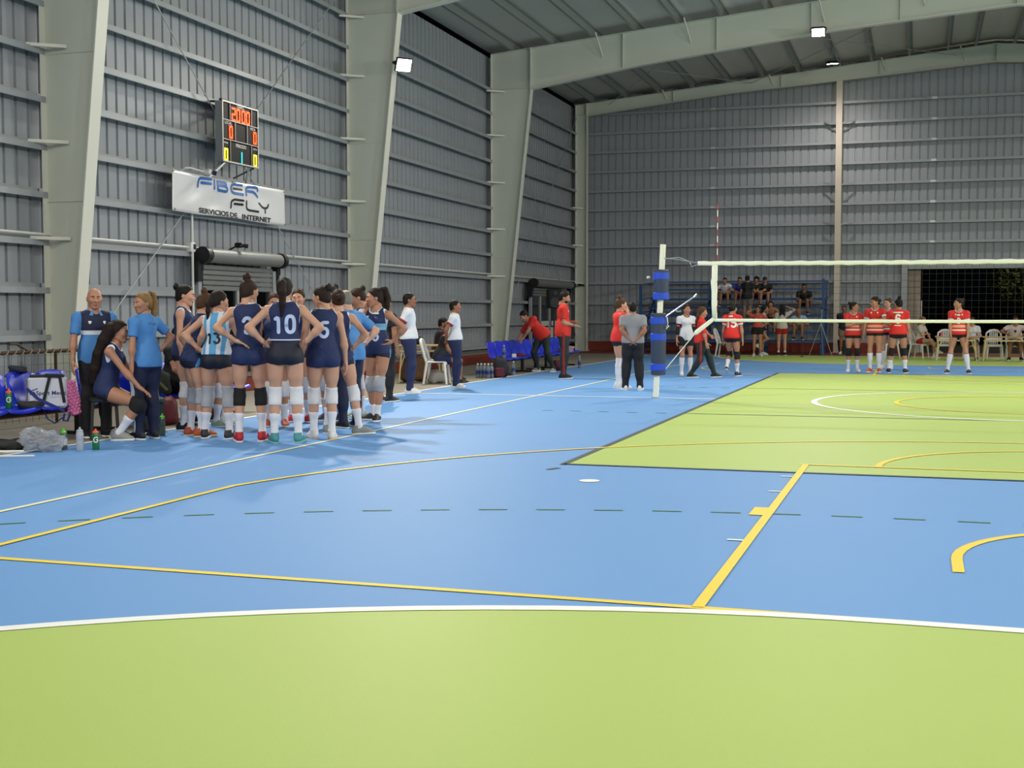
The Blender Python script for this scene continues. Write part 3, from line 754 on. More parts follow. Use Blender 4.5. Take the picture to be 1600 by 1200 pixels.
mb = MB(); mb.tube([(NX0, 0, 1.28), (-.34, 0, 1.05), (-.38, 0, 1.02)], [.03, .036, .012], 8); mb.xform(Matrix.Diagonal(Vector((1, .4, 1, 1)))); mb.build('corner_band', M_NETW, net, smooth='all')
MB().tube([(-.37, 0, 1.02), (-.80, .0, .50), (-.87, 0, .42)], .008, 6).build('net_rope', mat('white rope', '#e8e8e2', .6), net)
an = thing('net_antenna', 'striped red and white antenna rising from the net edge', 'antenna', (-.02, 9.03, 1.27))
for k in range(18):
    MB().cyl((0.0, 0, .1*k), (.0, 0, .1*k+.1), .007, n=8).build('band', mat('antenna red', '#b3202c', .4) if k % 2 else mat('antenna white', '#e8e4e0', .4), an)

# ================================================================ BLUE BENCH SEATS
M_SEAT = mat('blue plastic seat', '#1630c8', .32, var=.04)
def bench(label, x, y0, n, pitch, legs):
    t = thing('seat_bench', label, 'bench', (x, y0, 0))
    first = None
    for k in range(n):
        if first is None:
            prof = [(-.285, .73), (-.265, .70), (-.235, .55), (-.20, .39), (-.13, .345), (0, .34), (.13, .345), (.20, .35), (.235, .325)]
            mb = MB(); w = pitch*.47; vs = []; NN = 8
            for (xx, zz) in prof:
                for j in range(NN+1):
                    v = -1+2*j/NN; rr = 1-.10*max(0, (zz-.55)*3)*(v*v)
                    vs.append((xx+(.03*v*v if zz > .38 else 0), w*v*rr, zz+(.025*v*v if zz < .38 else 0)-(.05*v**4 if zz > .72 else 0)))
            m = NN+1
            mb.add(vs, [(i*m+j, i*m+j+1, (i+1)*m+j+1, (i+1)*m+j) for i in range(len(prof)-1) for j in range(NN)])
            first = mb.build('seat_shell', M_SEAT, t, smooth='all'); so = first.modifiers.new('thickness', 'SOLIDIFY'); so.thickness = .012
            o = first
        else: o = first.copy(); COL.objects.link(o)
        o.location = (0, pitch*(k+.5), 0)
    MB().box((0, pitch*n/2, .375), (.05, pitch*n, .05), bev=.005).xform(Matrix.Translation((0,0,-.07))).build('beam', M_BLACK, t)
    for ly in legs:
        mb = MB(); mb.box((0, ly, .155), (.06, .08, .29), bev=.006); mb.box((.0, ly, .02), (.46, .07, .035), bev=.006); mb.build('leg', M_BLACK, t)
    return t
bench('blue seat bench under the white medical bag and pink roller', -6.03, -1.30, 5, .51, (.25, 2.45))
bench('blue seat bench behind the blond woman in the huddle', -6.03, 1.40, 6, .54, (.3, 2.9))
bench('blue seat bench beside the bending red shirt man', -5.75, 15.15, 6, .55, (.35, 1.9, 2.95))
bench('blue seat bench behind the standing red polo man', -5.75, 18.6, 5, .55, (.4, 2.3))

# ================================================================ THINGS ON AND UNDER THE NEAR BENCH
FACE = math.radians(37)
bag = thing('medical_bag', 'white square medical bag lettered Sport Medic on the blue bench', 'bag', (-5.96, .54, .345), FACE)
MB().box((0, 0, .17), (.40, .22, .34), bev=.025).build('body', mat('white nylon', '#c9cbd2', .55, bump=.2, bscale=9), bag)
MB().box((0, 0, .345), (.36, .20, .03), bev=.012).build('lid', mat('black nylon', '#15161a', .6), bag)
MB().box((-.205, 0, .17), (.02, .20, .30), bev=.008).build('side_panel', mat('grey mesh', '#6d7076', .7), bag)
mb = MB()
for a, b in (((.03, .36), (-.055, .015)), ((.13, .35), (.172, .06)), ((.15, .36), (-.02, .36))):
    mb.bar((a[0], -.118, a[1]-.01), (b[0], -.118, b[1]), .032, .008, up=(0, 1, 0))
mb.build('carry_strap', mat('black webbing', '#0f1013', .7), bag)
mb = MB(); mb.bar((-.205, -.119, .22), (-.09, -.122, .105), .03, .008, up=(0, 1, 0)); mb.bar((-.09, -.122, .105), (.17, -.122, -.03), .03, .008, up=(0, 1, 0)); mb.build('shoulder_strap', mat('navy webbing', '#1c2c78', .7), bag)
mb = MB(); mb.tube([(.17, -.12, -.06), (.155, -.12, -.13), (.20, -.12, -.14), (.23, -.12, -.05)], .014, 6); mb.tube([(-.05, -.13, .02), (.0, -.15, -.11), (.07, -.15, -.16), (.15, -.13, -.10)], .008, 6); mb.build('hanging_strap', mat('navy webbing', '#1c2c78', .7), bag)
M_NAVYP = mat('navy print', '#27346f', .5)
vs, fs = text_mesh('Sport Medic', .062, .0012); flat(vs, fs, (.04, -.1125, .165), (1, 0, 0), (0, 0, 1), 'lettering', M_NAVYP, bag, .0)
vs, fs = text_mesh('E Q U I P O S', .018, .0); flat(vs, fs, (.085, -.1125, .122), (1, 0, 0), (0, 0, 1), 'lettering', M_NAVYP, bag, .0)
flat(*stroke_faces([[(-.17, .125), (-.15, .145), (-.135, .15)], [(-.155, .165), (-.135, .172), (-.10, .185)], [(-.135, .15), (-.12, .125)], [(-.172, .165), (-.172, .168)]], .010, .01), (0, -.1125, .03), (1, 0, 0), (0, 0, 1), 'emblem', M_NAVYP, bag, .0)

ro = thing('foam_roller', 'pink knobbly foam roller leaning at the end of the blue seats', 'foam roller', (-5.76, .76, .26))
R = Matrix.Rotation(math.radians(37), 3, 'Z') @ Matrix.Rotation(math.radians(-13), 3, 'Y')
mb = MB(); mb.lathe([(.05, 0), (.068, .004), (.070, .012), (.070, .368), (.066, .378), (.05, .38)], 24, (0, 0, 0), R); mb.build('core', mat('pink foam', '#ea78ae', .6), ro, smooth=True)
mb = MB()
for j in range(11):
    for k in range(10):
        a = 2*PI*(k+.5*(j % 2))/10; c = R @ Vector((.069*math.cos(a), .069*math.sin(a), .025+.033*j))
        mb.ball(c, .0175, 6, 4)
tag(mb.build('knobs', mat('pink foam knob', '#f792c8', .55), ro, smooth='all'), kind='stuff')
mb = MB(); mb.lathe([(.049, -.006), (.049, .006)], 20, (0, 0, 0), R); mb.build('end_disc', mat('grey foam', '#5a5560', .7), ro)

def bottle(label, loc, h, r, body, cap, capm=None, logo=None, neck=.6, clear=False):
    t = thing('water_bottle', label, 'bottle', loc, FACE)
    hb = h*.80
    MB().lathe([(r*.85, 0), (r, .01), (r, hb*.45), (r*.94, hb*.52), (r, hb*.6), (r, hb*.92), (r*.85, hb)], 16).build('body', body, t, smooth=True)
    MB().lathe([(r*.88, hb), (r*.88, hb+h*.07), (r*.55, hb+h*.10), (r*.30, hb+h*.11), (r*.28, h*.985), (r*.18, h)], 14).build('cap', cap, t, smooth=True)
    if logo:
        mb = MB(); w = stroke_faces(logo, .010, .008)
        mb.add([((r+.001)*math.sin(x/r), -(r+.001)*math.cos(x/r), z+hb*.62) for x, z in w[0]], w[1]); mb.build('logo', mat('white print', '#e8eae8', .5), t)
    return t
GLOGO = [[(.020, .016), (.006, .026), (-.012, .020), (-.022, .0), (-.014, -.020), (.004, -.026), (.020, -.014), (.020, .0), (.006, .0)]]
M_GRN = mat('green squeeze plastic', '#0f6a3c', .35); M_ORG = mat('orange cap plastic', '#e8663c', .4); M_LIME = mat('lime cap plastic', '#4fc03a', .4)
M_FROST = mat('frosted grey plastic', '#a8acb4', .4, var=.08, vscale=12)
bottle('green bottle with orange cap and G logo standing on the blue seat', (-6.12, .12, .345), .23, .036, M_GRN, M_ORG, logo=GLOGO)
bottle('grey frosted bottle, middle of three bottles by the bench leg', (-4.92, -.31, .0), .235, .037, M_FROST, M_FROST)
bottle('green bottle with orange cap on the blue floor by the bench leg', (-4.80, -.22, .0), .215, .034, M_GRN, M_ORG, logo=GLOGO)
t = bottle('clear bottle with lime green cap behind the plastic bag', (-5.12, -.30, .0), .215, .036, mat('smoky clear plastic', '#6c8078', .15, trans=.6), M_LIME)
MB().lathe([(.0368, .05), (.0368, .115)], 16).build('paper_label', mat('white paper label', '#d4cfd0', .6), t)
bottle('lime capped bottle standing behind the blond woman', (-5.0, 1.25, 0), .25, .034, mat('smoky clear plastic', '#6c8078', .15, trans=.6), M_LIME)
def lump(name, label, cat, loc, size, m, seed=0, parts=None, amp=.2, group=None, crumple=0.0):
    """a soft lumpy bag: a displaced rounded box"""
    t = thing(name, label, cat, loc, FACE, group)
    rr = random.Random(seed); ph = [rr.uniform(0, 6) for _ in range(9)]
    mb = MB(); NU, NV = (20, 12) if not crumple else (44, 24); vs = []
    for j in range(NV+1):
        th = PI*j/NV
        for i in range(NU):
            a = 2*PI*i/NU
            f = lambda c, p: math.copysign(abs(c)**p, c)
            pe = .6 if not crumple else .95; x, y, z = f(math.cos(a), pe)*f(math.sin(th), pe), f(math.sin(a), pe)*f(math.sin(th), pe), -f(math.cos(th), pe)
            d = 1+amp*(.5*math.sin(3*x+ph[0]+2*z)+.35*math.sin(4*y+ph[1])+.3*math.sin(7*x-5*z+ph[2])+.2*math.sin(11*y+7*x+ph[3]))
            if crumple: d += crumple*(abs(math.sin(9*x+7*z+ph[4]))+abs(math.sin(13*y-6*x+ph[5]))+abs(math.sin(15*z+8*y+ph[6]))-1.9)+rr.uniform(-.012, .012)
            vs.append((x*size[0]/2*d, y*size[1]/2*d, max(0, size[2]/2+z*size[2]/2*d)))
    fs = [(j*NU+i, j*NU+(i+1) % NU, (j+1)*NU+(i+1) % NU, (j+1)*NU+i) for j in range(NV) for i in range(NU)]
    mb.add(vs, fs); mb.build('body', m, t, smooth=False if crumple else 'all')
    return t
M_BLKN = mat('black nylon', '#15161a', .6); M_DKNAVY = mat('dark navy nylon', '#181d33', .65)
M_CLEARBAG = mat('clear plastic film', '#dfe4ea', .10, trans=.6, alpha=.42, spec=1.0)
t = lump('plastic_bag', 'crumpled clear plastic bag on the floor beside the bottles', 'plastic bag', (-5.20, -.52, .004), (.42, .28, .22), M_CLEARBAG, 3, amp=.34, crumple=.12)
mb = MB()
for k, (x, y, z) in enumerate(((-.09, -.02, .04), (.03, -.04, .045), (.09, .03, .04), (-.02, .05, .05))): mb.cyl((x-.07, y, z), (x+.07, y+.03, z+.02), .03, n=10)
mb.build('bottles_inside', mat('clear bottle plastic', '#b4c0c8', .12, trans=.7), t, smooth=True)
lump('jacket', 'black jacket bundled on the floor left of the plastic bag', 'jacket', (-5.62, -.42, .0), (.30, .20, .11), M_BLKN, 5, amp=.3)
t = thing('flag_pole', 'black handled white pole lying on the floor edge by the black jacket', 'pole', (-5.42, -.92, .018), math.radians(24))
MB().cyl((-.62, 0, .02), (-.02, 0, .02), .022, n=10).build('sleeve', M_BLACK, t); MB().cyl((-.02, 0, .02), (.26, 0, .02), .012, n=8).build('stick', M_WHITE, t)
t = thing('flag_pole', 'thin white pole with a black grip lying nearest the blue court', 'pole', (-5.30, -1.06, .012), math.radians(24))
MB().cyl((-.5, 0, .0), (.35, 0, .0), .010, n=8).build('stick', M_WHITE, t); MB().cyl((-.10, 0, 0), (-.02, 0, 0), .018, n=8).build('grip', M_BLACK, t)
t = lump('shoulder_bag', 'black shoulder bag beside the pink roller', 'bag', (-5.98, 1.52, .345), (.30, .24, .26), M_BLKN, 8, amp=.1)
MB().box((.09, -.125, .10), (.05, .01, .03), bev=.003).build('logo_patch', mat('grey patch', '#8e9092', .5), t)
t = lump('towel', 'pale blue towel under the black shoulder bag', 'towel', (-5.86, 1.05, .335), (.30, .18, .07), mat('pale blue towel', '#8fb6cf', .9, bump=.5, bscale=80), 9, amp=.2)
lump('hip_bag', 'black hip bag lying in front of the white medical bag', 'bag', (-5.92, .20, .345), (.24, .14, .10), M_BLKN, 11, amp=.2)
lump('sports_bag', 'dark navy sports bag at the far left end of the bench', 'bag', (-6.08, -.35, .345), (.34, .3, .26), M_DKNAVY, 12, amp=.15)
lump('cap', 'dark cap resting on the seat back behind the medical bag', 'cap', (-6.32, .52, .72), (.2, .16, .08), M_DKNAVY, 13, amp=.2)
t = lump('backpack', 'dark olive backpack on the blue seat behind the blond woman', 'backpack', (-5.98, 2.55, .345), (.42, .3, .34), mat('olive nylon', '#24281d', .7, bump=.3, bscale=20), 14, amp=.16)
MB().tube([(-.12, -.16, .30), (.02, -.18, .22), (.16, -.17, .08)], .02, 6).build('strap', mat('olive webbing', '#5b6038', .7), t)
t = thing('cool_box', 'dark grey cool box under the bench behind the blond woman', 'cool box', (-5.45, 1.75, 0), FACE)
MB().box((0, 0, .17), (.24, .26, .34), bev=.02).build('body', mat('slate plastic', '#333b3f', .5), t); MB().box((0, 0, .36), (.26, .28, .05), bev=.012).build('lid', mat('slate lid', '#4a5357', .5), t)
lump('red_bag', 'dark red bag under the seats beside the cool box', 'bag', (-5.70, 2.45, .0), (.22, .24, .34), mat('dark red nylon', '#5b1520', .6), 15, amp=.12)
t = thing('equipment_box', 'striped box of towels seen between the huddled players legs', 'box', (-5.62, 3.35, 0), FACE)
for k, c in enumerate(('#3c3f42', '#8a3d33', '#cfd3da', '#27347a', '#d4d6da', '#c98a35')):
    MB().box((0, 0, .045+.08*k), (.34, .28, .078), bev=.02).build('folded_towel', mat('towel %d' % k, c, .85, bump=.3, bscale=60), t)

# rusty rail with netting behind the near bench
t = thing('net_rail', 'rusty rail wound with cord and hung with netting behind the bench', 'rail', (-7.25, 0, 0))
M_RUST = mat('rusty brown steel', '#4c3526', .75, var=.2, vscale=14)
MB().cyl((0, -1.2, .90), (0, 2.95, .90), .022, n=8).build('top_bar', M_RUST, t)
pts = [(.028*math.cos(k*.9), -1.2+.02*k, .90+.028*math.sin(k*.9)) for k in range(205)]
MB().tube(pts, .008, 5).build('cord_winding', mat('pale cord', '#9a8f7c', .8), t)
for y in (-1.1, .85, 2.35): MB().cyl((0, y, 0), (0, y, .90), .018, n=8).build('rail_post', M_RUST, t)
for y in (.62, 1.62): MB().tube([(0, y+.22, .91), (.0, y+.02, 1.0), (0, y-.1, 1.0)], .014, 6).build('hook', M_RUST, t)
mb = MB()
for k in range(34): mb.box((0, -1.1+.12*k, .47), (.004, .004, .84))
for k in range(8): mb.box((0, .87, .08+.11*k), (.004, 4.0, .004))
tag(mb.build('netting', mat('faded green netting', '#55705c', .8), t), kind='stuff')

# ================================================================ WHITE PLASTIC CHAIRS
def plastic_chair(label, loc, rz, group=None):
    """front faces local +Y"""
    t = thing('plastic_chair', label, 'chair', loc, rz, group)
    mb = MB(); mb.box((0, .0, .425), (.42, .42, .03), bev=.014); mb.box((0, .205, .405), (.40, .03, .05), bev=.012); mb.build('seat', M_WHITE, t)
    for sx in (-1, 1):
        mb = MB(); mb.tube([(sx*.185, .17, .42), (sx*.215, .215, .0)], [.030, .021], 8); mb.build('leg', M_WHITE, t, smooth=True)
        mb = MB(); mb.tube([(sx*.185, -.17, .42), (sx*.215, -.235, .0)], [.030, .021], 8); mb.build('leg', M_WHITE, t, smooth=True)
        mb = MB(); mb.tube([(sx*.20, -.18, .43), (sx*.215, -.235, .62), (sx*.19, -.285, .77), (sx*.10, -.305, .84), (0, -.31, .855)], [.026, .024, .026, .030, .030], 8); mb.build('back_frame', M_WHITE, t, smooth=True)
    for k in range(5): MB().bar((-.10+.05*k, -.205, .45), (-.095+.0475*k, -.30, .83), .030, .010).build('back_slat', M_WHITE, t)
    MB().bar((-.21, -.225, .60), (.21, -.225, .60), .012, .05).build('cross_bar', M_WHITE, t)
    return t
hd = lambda dx, dy: math.atan2(-dx, dy)          # rotation that turns local +Y towards (dx,dy)
plastic_chair('white plastic chair under the long haired girl behind the referees', (-5.84, 11.85, 0), hd(.97, .2))
plastic_chair('white plastic chair half hidden by the red shirt number 15 player', (-2.78, 28.6, 0), hd(1, -.1))
plastic_chair('white plastic chair behind the red number 6 player', (2.16, 28.40, 0), hd(-.9, -.4))
plastic_chair('white plastic chair under the girl with crossed legs at the table', (3.0, 28.33, 0), hd(.92, -.38))
plastic_chair('empty white plastic chair left of the red player by the table', (3.72, 27.9, 0), hd(.0, -1))
plastic_chair('white plastic chair of the person hidden by the red player', (4.42, 27.7, 0), hd(.0, -1))
plastic_chair('empty white plastic chair between the seated people at the table', (5.05, 27.75, 0), hd(.05, -1))
plastic_chair('white plastic chair of the pale shirted man at the table end', (5.58, 27.70, 0), hd(0, -1))

# ================================================================ TABLES
M_WOOD = mat('pale wood top', '#b8925c', .55, var=.15, vscale=8, stretch=(.3, 3, 3)); M_TUBE = mat('cream tube frame', '#d9c690', .45)
def table(label, loc, rz, L, W, H):
    t = thing('folding_table', label, 'table', loc, rz)
    MB().box((0, 0, H-.015), (L, W, .03), bev=.006).build('tabletop', M_WOOD, t)
    MB().bar((-L/2+.05, -W/2+.03, H-.12), (L/2-.05, -W/2+.03, H-.12), .03, .03).build('rail', M_TUBE, t); MB().bar((-L/2+.05, W/2-.03, H-.12), (L/2-.05, W/2-.03, H-.12), .03, .03).build('rail', M_TUBE, t)
    for sx in (-1, 1):
        for sy in (-1, 1):
            MB().tube([(sx*(L/2-.10), sy*(W/2-.06), H-.03), (sx*(L/2-.04), sy*(W/2-.02), 0)], .017, 8).build('leg', M_TUBE, t, smooth=True)
            MB().tube([(sx*(L/2-.18), sy*(W/2-.06), H-.10), (sx*(L/2-.06), sy*(W/2-.03), .25)], .010, 6).build('brace', M_TUBE, t)
    return t
table('pale wooden table left of the red player by the gate', (4.0, 27.0, 0), 0.0, 1.15, .6, .69)
table('pale wooden table in front of the pale shirted man', (5.50, 26.95, 0), 0.0, 1.65, .6, .69)
tb = table('pale wooden table beside the white chair behind the referees', (-6.35, 12.3, 0), math.radians(15), .9, .6, .74)
t = thing('score_sheets', 'papers and a red drink carton on the left wooden table', 'papers', (3.72, 26.95, .69))
MB().box((.05, .02, .012), (.3, .2, .02), bev=.002).build('paper_pile', mat('paper', '#c8c2c6', .8), t); MB().box((-.12, -.02, .06), (.06, .06, .12), bev=.006).build('carton', mat('pink carton', '#d0606a', .6), t); MB().box((.2, .05, .04), (.16, .1, .08), bev=.02).build('pencil_case', mat('navy nylon', '#20264a', .7), t)
lump('handbag', 'black bag on the pale table behind the referees', 'bag', (-6.45, 12.25, .742), (.3, .22, .18), M_BLKN, 21, amp=.15)
lump('carrier_bag', 'grey carrier bag under the white chair behind the referees', 'bag', (-5.88, 11.95, .0), (.34, .24, .24), mat('pale grey plastic', '#94918a', .5, bump=.6, bscale=30), 22, amp=.25)
lump('cardboard_pile', 'brown cardboard and sacks stored under the table behind the referees', 'cardboard', (-6.5, 12.3, .0), (.5, .35, .5), mat('brown cardboard', '#6c4f34', .85, var=.3, vscale=9), 23, amp=.22)

# ================================================================ FAR BENCH ITEMS
M_PET = mat('clear bottle plastic', '#b4c0c8', .12, trans=.7); M_LAB = mat('blue bottle label', '#2d3a86', .5)
def pet(label, loc, group=None):
    t = thing('water_bottle', label, 'bottle', loc, FACE, group)
    MB().lathe([(.038, 0), (.042, .01), (.042, .20), (.036, .235), (.015, .275), (.015, .29)], 12).build('body', M_PET, t, smooth=True)
    MB().lathe([(.0428, .09), (.0428, .16)], 12).build('paper_label', M_LAB, t); MB().lathe([(.018, .288), (.018, .31)], 10).build('cap', M_WHITE, t)
    return t
GP = 'bottles of the shrink wrapped water pack'
p0 = None
for r in range(2):
    for k in range(4):
        loc = (-5.79+.088*k*.92+r*.05, 14.05-.088*k*.1+r*.09, 0)
        lb = '%s bottle from the left in the %s row of the water pack' % (('first', 'second', 'third', 'fourth')[k], ('front', 'rear')[r])
        if p0 is None: p0 = pet(lb, loc, GP)
        else: dup(p0, loc, FACE, lb)
dup(p0, (-5.42, 15.35, 0), FACE, 'two litre bottle with blue label beside the bending man', 'x'); 
for o in list(COL.objects):
    if o.get('group') == 'x': del o['group']
t = lump('backpack', 'maroon and black backpack beside the water pack', 'backpack', (-5.38, 14.35, 0), (.34, .26, .42), mat('charcoal nylon', '#23242a', .7, bump=.3, bscale=16), 31, amp=.14)
MB().box((-.06, -.13, .12), (.22, .06, .20), bev=.03).build('front_pocket', mat('maroon nylon', '#5e1626', .65), t)
MB().tube([(-.05, .0, .41), (0, 0, .46), (.05, 0, .41)], .012, 6).build('grab_handle', M_BLKN, t)
pet('clear bottle standing on the far blue seats', (-5.72, 15.6, .345)); 
lump('folded_shirt', 'maroon shirt folded on the far blue seats', 'shirt', (-5.70, 16.7, .345), (.30, .2, .09), mat('maroon nylon', '#5e1626', .65), 32)
t = thing('drink_box', 'small white box on the far blue seats', 'box', (-5.68, 16.2, .345), .4); MB().box((0, 0, .05), (.1, .08, .1), bev=.006).build('carton', M_WHITE, t); MB().box((0, 0, .105), (.05, .05, .012), bev=.003).build('lid', mat('grey lid', '#8c8c8c', .5), t)
lump('towel', 'pink and white towel on the seats behind the red polo man', 'towel', (-5.68, 20.6, .345), (.36, .22, .16), mat('pink towel', '#a98a96', .9, bump=.4, bscale=70), 33, amp=.3)
lump('sports_bag', 'red and black sports bag on the floor behind the red polo man', 'bag', (-5.1, 17.9, 0), (.3, .26, .26), mat('dark crimson nylon', '#571019', .6), 34, amp=.15)
pet('clear bottle on the floor right of the red polo man', (-4.95, 19.2, 0))

# loudspeaker on a stand
t = thing('loudspeaker', 'black loudspeaker on a tripod stand behind the red polo man', 'loudspeaker', (-6.95, 23.9, 0), math.radians(28))
MB().box((0, 0, 1.77), (.40, .34, .56), bev=.03).build('cabinet', mat('black speaker grille', '#0d0e10', .75, bump=.3, bscale=150), t)
mb = MB(); mb.lathe([(.15, 0), (.15, .012)], 20, (0, -.172, 1.66), Matrix.Rotation(PI/2, 3, 'X')); mb.lathe([(.06, 0), (.06, .012)], 16, (0, -.172, 1.93), Matrix.Rotation(PI/2, 3, 'X')); mb.build('driver_cone', M_DKSTEEL, t)
MB().cyl((0, 0, .25), (0, 0, 1.50), .022, n=10).build('pole', M_BLACK, t)
for k in range(3):
    a = k*2*PI/3; MB().bar((0, 0, .62), (.42*math.cos(a), .42*math.sin(a), .012), .025, .02).build('leg', M_BLACK, t)

# ================================================================ BLEACHERS
M_BLB = mat('blue painted steel', '#1d4c86', .5, var=.12, vscale=4)
M_BLD = mat('dark blue painted wood', '#17345e', .6, var=.15, vscale=6)
bl = thing('bleacher', 'blue steel bleacher with stepped plank seats along the far end wall', 'bleacher', (0, 0, 0))
TIERS = [(30.65, .48), (31.05, .75), (31.45, 1.03), (31.85, 1.30), (32.25, 1.57), (32.65, 1.86)]
for k, (y, z) in enumerate(TIERS):
    for q in range(2):
        MB().box((-2.92, y-.08+.16*q, z-.015), (6.0, .145, .03), bev=.004).build('plank', M_BLB if k % 2 else M_BLD, bl)
    MB().box((-2.92, y-.17, z-.055), (6.0, .02, .05)).build('nosing', M_BLB, bl)
for xx in (-5.85, -3.9, -1.95, .0):
    MB().bar((xx, 30.55, .40), (xx, 32.75, 1.80), .05, .08).build('stringer', M_BLD, bl)
    for (y, z) in TIERS[::2]: MB().box((xx, y, z/2), (.05, .05, z)).build('upright', M_BLB, bl)
    MB().box((xx, 32.85, 1.22), (.06, .06, 2.44)).build('back_post', M_BLB, bl)
    MB().bar((xx, 30.6, .2), (xx, 32.8, .2), .04, .04).build('base_bar', M_BLD, bl)
for z in (2.42, 2.16): MB().box((-2.92, 32.85, z), (5.95, .04, .05)).build('guard_rail', M_BLB, bl)
for xx in (-5.9, .05):
    MB().box((xx, 30.75, 1.22), (.08, .08, 2.44 if xx > 0 else 2.2)).build('end_post', M_BLB, bl)
    for z in (.9, 1.35, 1.8, 2.3): MB().bar((xx, 30.75, z), (xx, 32.85, z+.1), .035, .04).build('side_rail', M_BLB, bl)
t = thing('camera_tripod', 'pale metal tripod standing at the right end of the bleacher', 'tripod', (.03, 30.2, 0))
for dx, dy in ((-.36, 0), (.34, .05), (.05, .34)): MB().tube([(0, 0, 1.03), (dx, dy, 0)], [.014, .010], 6).build('leg', M_GIRT, t)
MB().cyl((0, 0, .95), (.03, 0, 1.48), .014, n=8).build('column', M_GIRT, t); MB().box((.03, 0, 1.5), (.07, .06, .05), bev=.01).build('head', M_BLACK, t)
t = thing('bucket', 'dark green bucket against the far end wall', 'bucket', (.62, 32.4, 0)); MB().lathe([(.17, 0), (.21, .42), (.225, .42), (.225, .45), (.20, .45)], 16).build('body', mat('dark green plastic', '#173a2a', .5), t, smooth=True); MB().tube([(-.2, 0, .45), (-.12, 0, .58), (.12, 0, .58), (.2, 0, .45)], .008, 6).build('handle', M_RODS, t)
t = thing('corner_rod', 'thin black rod standing at the corner of the green strip', 'rod', (-.42, 28.7, 0)); MB().cyl((0, 0, 0), (0, 0, .58), .012, n=6).build('stick', M_BLACK, t); MB().lathe([(.05, 0), (.05, .02)], 10).build('foot', M_BLACK, t)
MB_ = lump('backpack', 'black backpack on the floor by the chair behind the number 6 player', 'backpack', (2.62, 28.55, 0), (.3, .24, .42), M_BLKN, 41, amp=.12)
t = thing('corner_rod', 'thin white pole leaning beside the block pier at the gate', 'rod', (3.05, 33.2, 0)); MB().cyl((0, 0, 0), (.0, .05, 1.75), .02, n=8).build('stick', M_WHITE, t); MB().lathe([(.08, 0), (.08, .03)], 10).build('foot', M_BLACK, t)
lump('carrier_bag', 'white carrier bag on the bleacher seat beside the red shorts woman', 'bag', (-2.0, 31.0, .76), (.24, .2, .26), mat('white film', '#c9c9cb', .5), 43, amp=.2)

# ================================================================ OUTSIDE: TREE, CAR, POLE
t = thing('tree', 'dim leafy tree in the dark yard beyond the gate', 'tree', (7.0, 45.5, 0))
M_BARK = mat('dark bark', '#2d241a', .9, bump=.5, bscale=12)
MB().tube([(0, 0, -.02), (-.1, 0, 1.2), (.05, .05, 2.4), (-.1, 0, 3.6)], [.17, .14, .12, .08], 10).build('trunk', M_BARK, t, smooth=True)
mb = MB()
rr = random.Random(5)
for k in range(6):
    a = rr.uniform(0, 6.28); mb.tube([(0, .03, 1.7+.2*k), (.7*math.cos(a), .7*math.sin(a), 2.3+.2*k), (1.4*math.cos(a), 1.4*math.sin(a), 2.6+.2*k)], [.06, .04, .02], 6)
mb.build('branches', M_BARK, t)
mb = MB()
for k in range(5200):
    a = rr.uniform(0, 6.28); u = rr.random()**.5; h = rr.uniform(-1, 1); r = 2.0*u*math.sqrt(max(0, 1-h*h*.8))
    lob = .75+.25*math.sin(3*a+1)+.1*math.sin(7*h)
    c = Vector((r*lob*math.cos(a), r*lob*math.sin(a), 3.3+1.55*h)); s_ = rr.uniform(.06, .12)
    e1 = Vector((rr.gauss(0, 1), rr.gauss(0, 1), rr.gauss(0, .6))).normalized(); e2 = e1.orthogonal().normalized()
    mb.add([c-e1*s_, c+e2*s_*.5, c+e1*s_, c-e2*s_*.5], [(0, 1, 2, 3)])
tag(mb.build('foliage', mat('olive leaves', '#4d5a24', .7, var=.3, vscale=2), t), kind='stuff')
t = thing('yard_pole', 'thin pale pole rising in the dark yard', 'pole', (6.9, 42.0, 0)); MB().cyl((0, 0, -.02), (0, 0, 5.5), .04, n=8).build('shaft', M_GIRT, t); MB().box((.0, 0, .1), (.2, .2, .2), bev=.02).build('footing', M_CONC, t)
t = thing('car', 'dark red car parked in the dark yard with its lamps lit', 'car', (5.5, 50.0, 0), math.radians(35))
M_CAR = mat('dark red car paint', '#4a1014', .3, spec=.6); M_CGL = mat('dark car glass', '#08090b', .08)
prof = [(-2.1, .42), (-2.1, .90), (-1.9, 1.10), (-1.15, 1.17), (-.55, 1.72), (1.75, 1.74), (2.0, 1.2), (2.1, 1.1), (2.1, .70), (2.1, .42)]
mb = MB(); mb.prism(prof[::-1], -.82, .82, lambda v: (v.z, v.x, v.y)); o = mb.build('body', M_CAR, t); bv = o.modifiers.new('soft edges', 'BEVEL'); bv.width = .07; bv.segments = 2
MB().prism([(-1.05, 1.2), (-.55, 1.66), (-.5, 1.66), (-.98, 1.2)][::-1], -.68, .68, lambda v: (v.z, v.x-.06, v.y)).build('windscreen', M_CGL, t)
for sx in (-1, 1): MB().prism([(-.9, 1.2), (-.45, 1.64), (1.6, 1.66), (1.8, 1.2)][::-1], 0, .02, lambda v: (sx*.815+v.z*sx, v.x, v.y)).build('side_window', M_CGL, t)
for sx in (-.75, .75):
    for yy in (-1.35, 1.35): mb = MB(); mb.lathe([(.20, -.10), (.32, -.09), (.32, .09), (.20, .10)], 16, (sx, yy, .32), Matrix.Rotation(PI/2, 3, 'Y')); mb.build('wheel', M_BLACK, t)
M_HL = mat('lit headlamp', '#ffffff', .3, emit='#fff2d8', estr=25)
for sx in (-.6, .6): mb = MB(); mb.lathe([(.07, -.03), (.09, .03)], 12, (sx, -2.08, .90), Matrix.Rotation(PI/2, 3, 'X')); mb.build('headlamp', M_HL if sx > 0 else mat('unlit headlamp', '#4a4c50', .2), t)
MB().box((0, -2.12, .42), (1.6, .08, .2), bev=.03).build('bumper', M_BLACK, t)

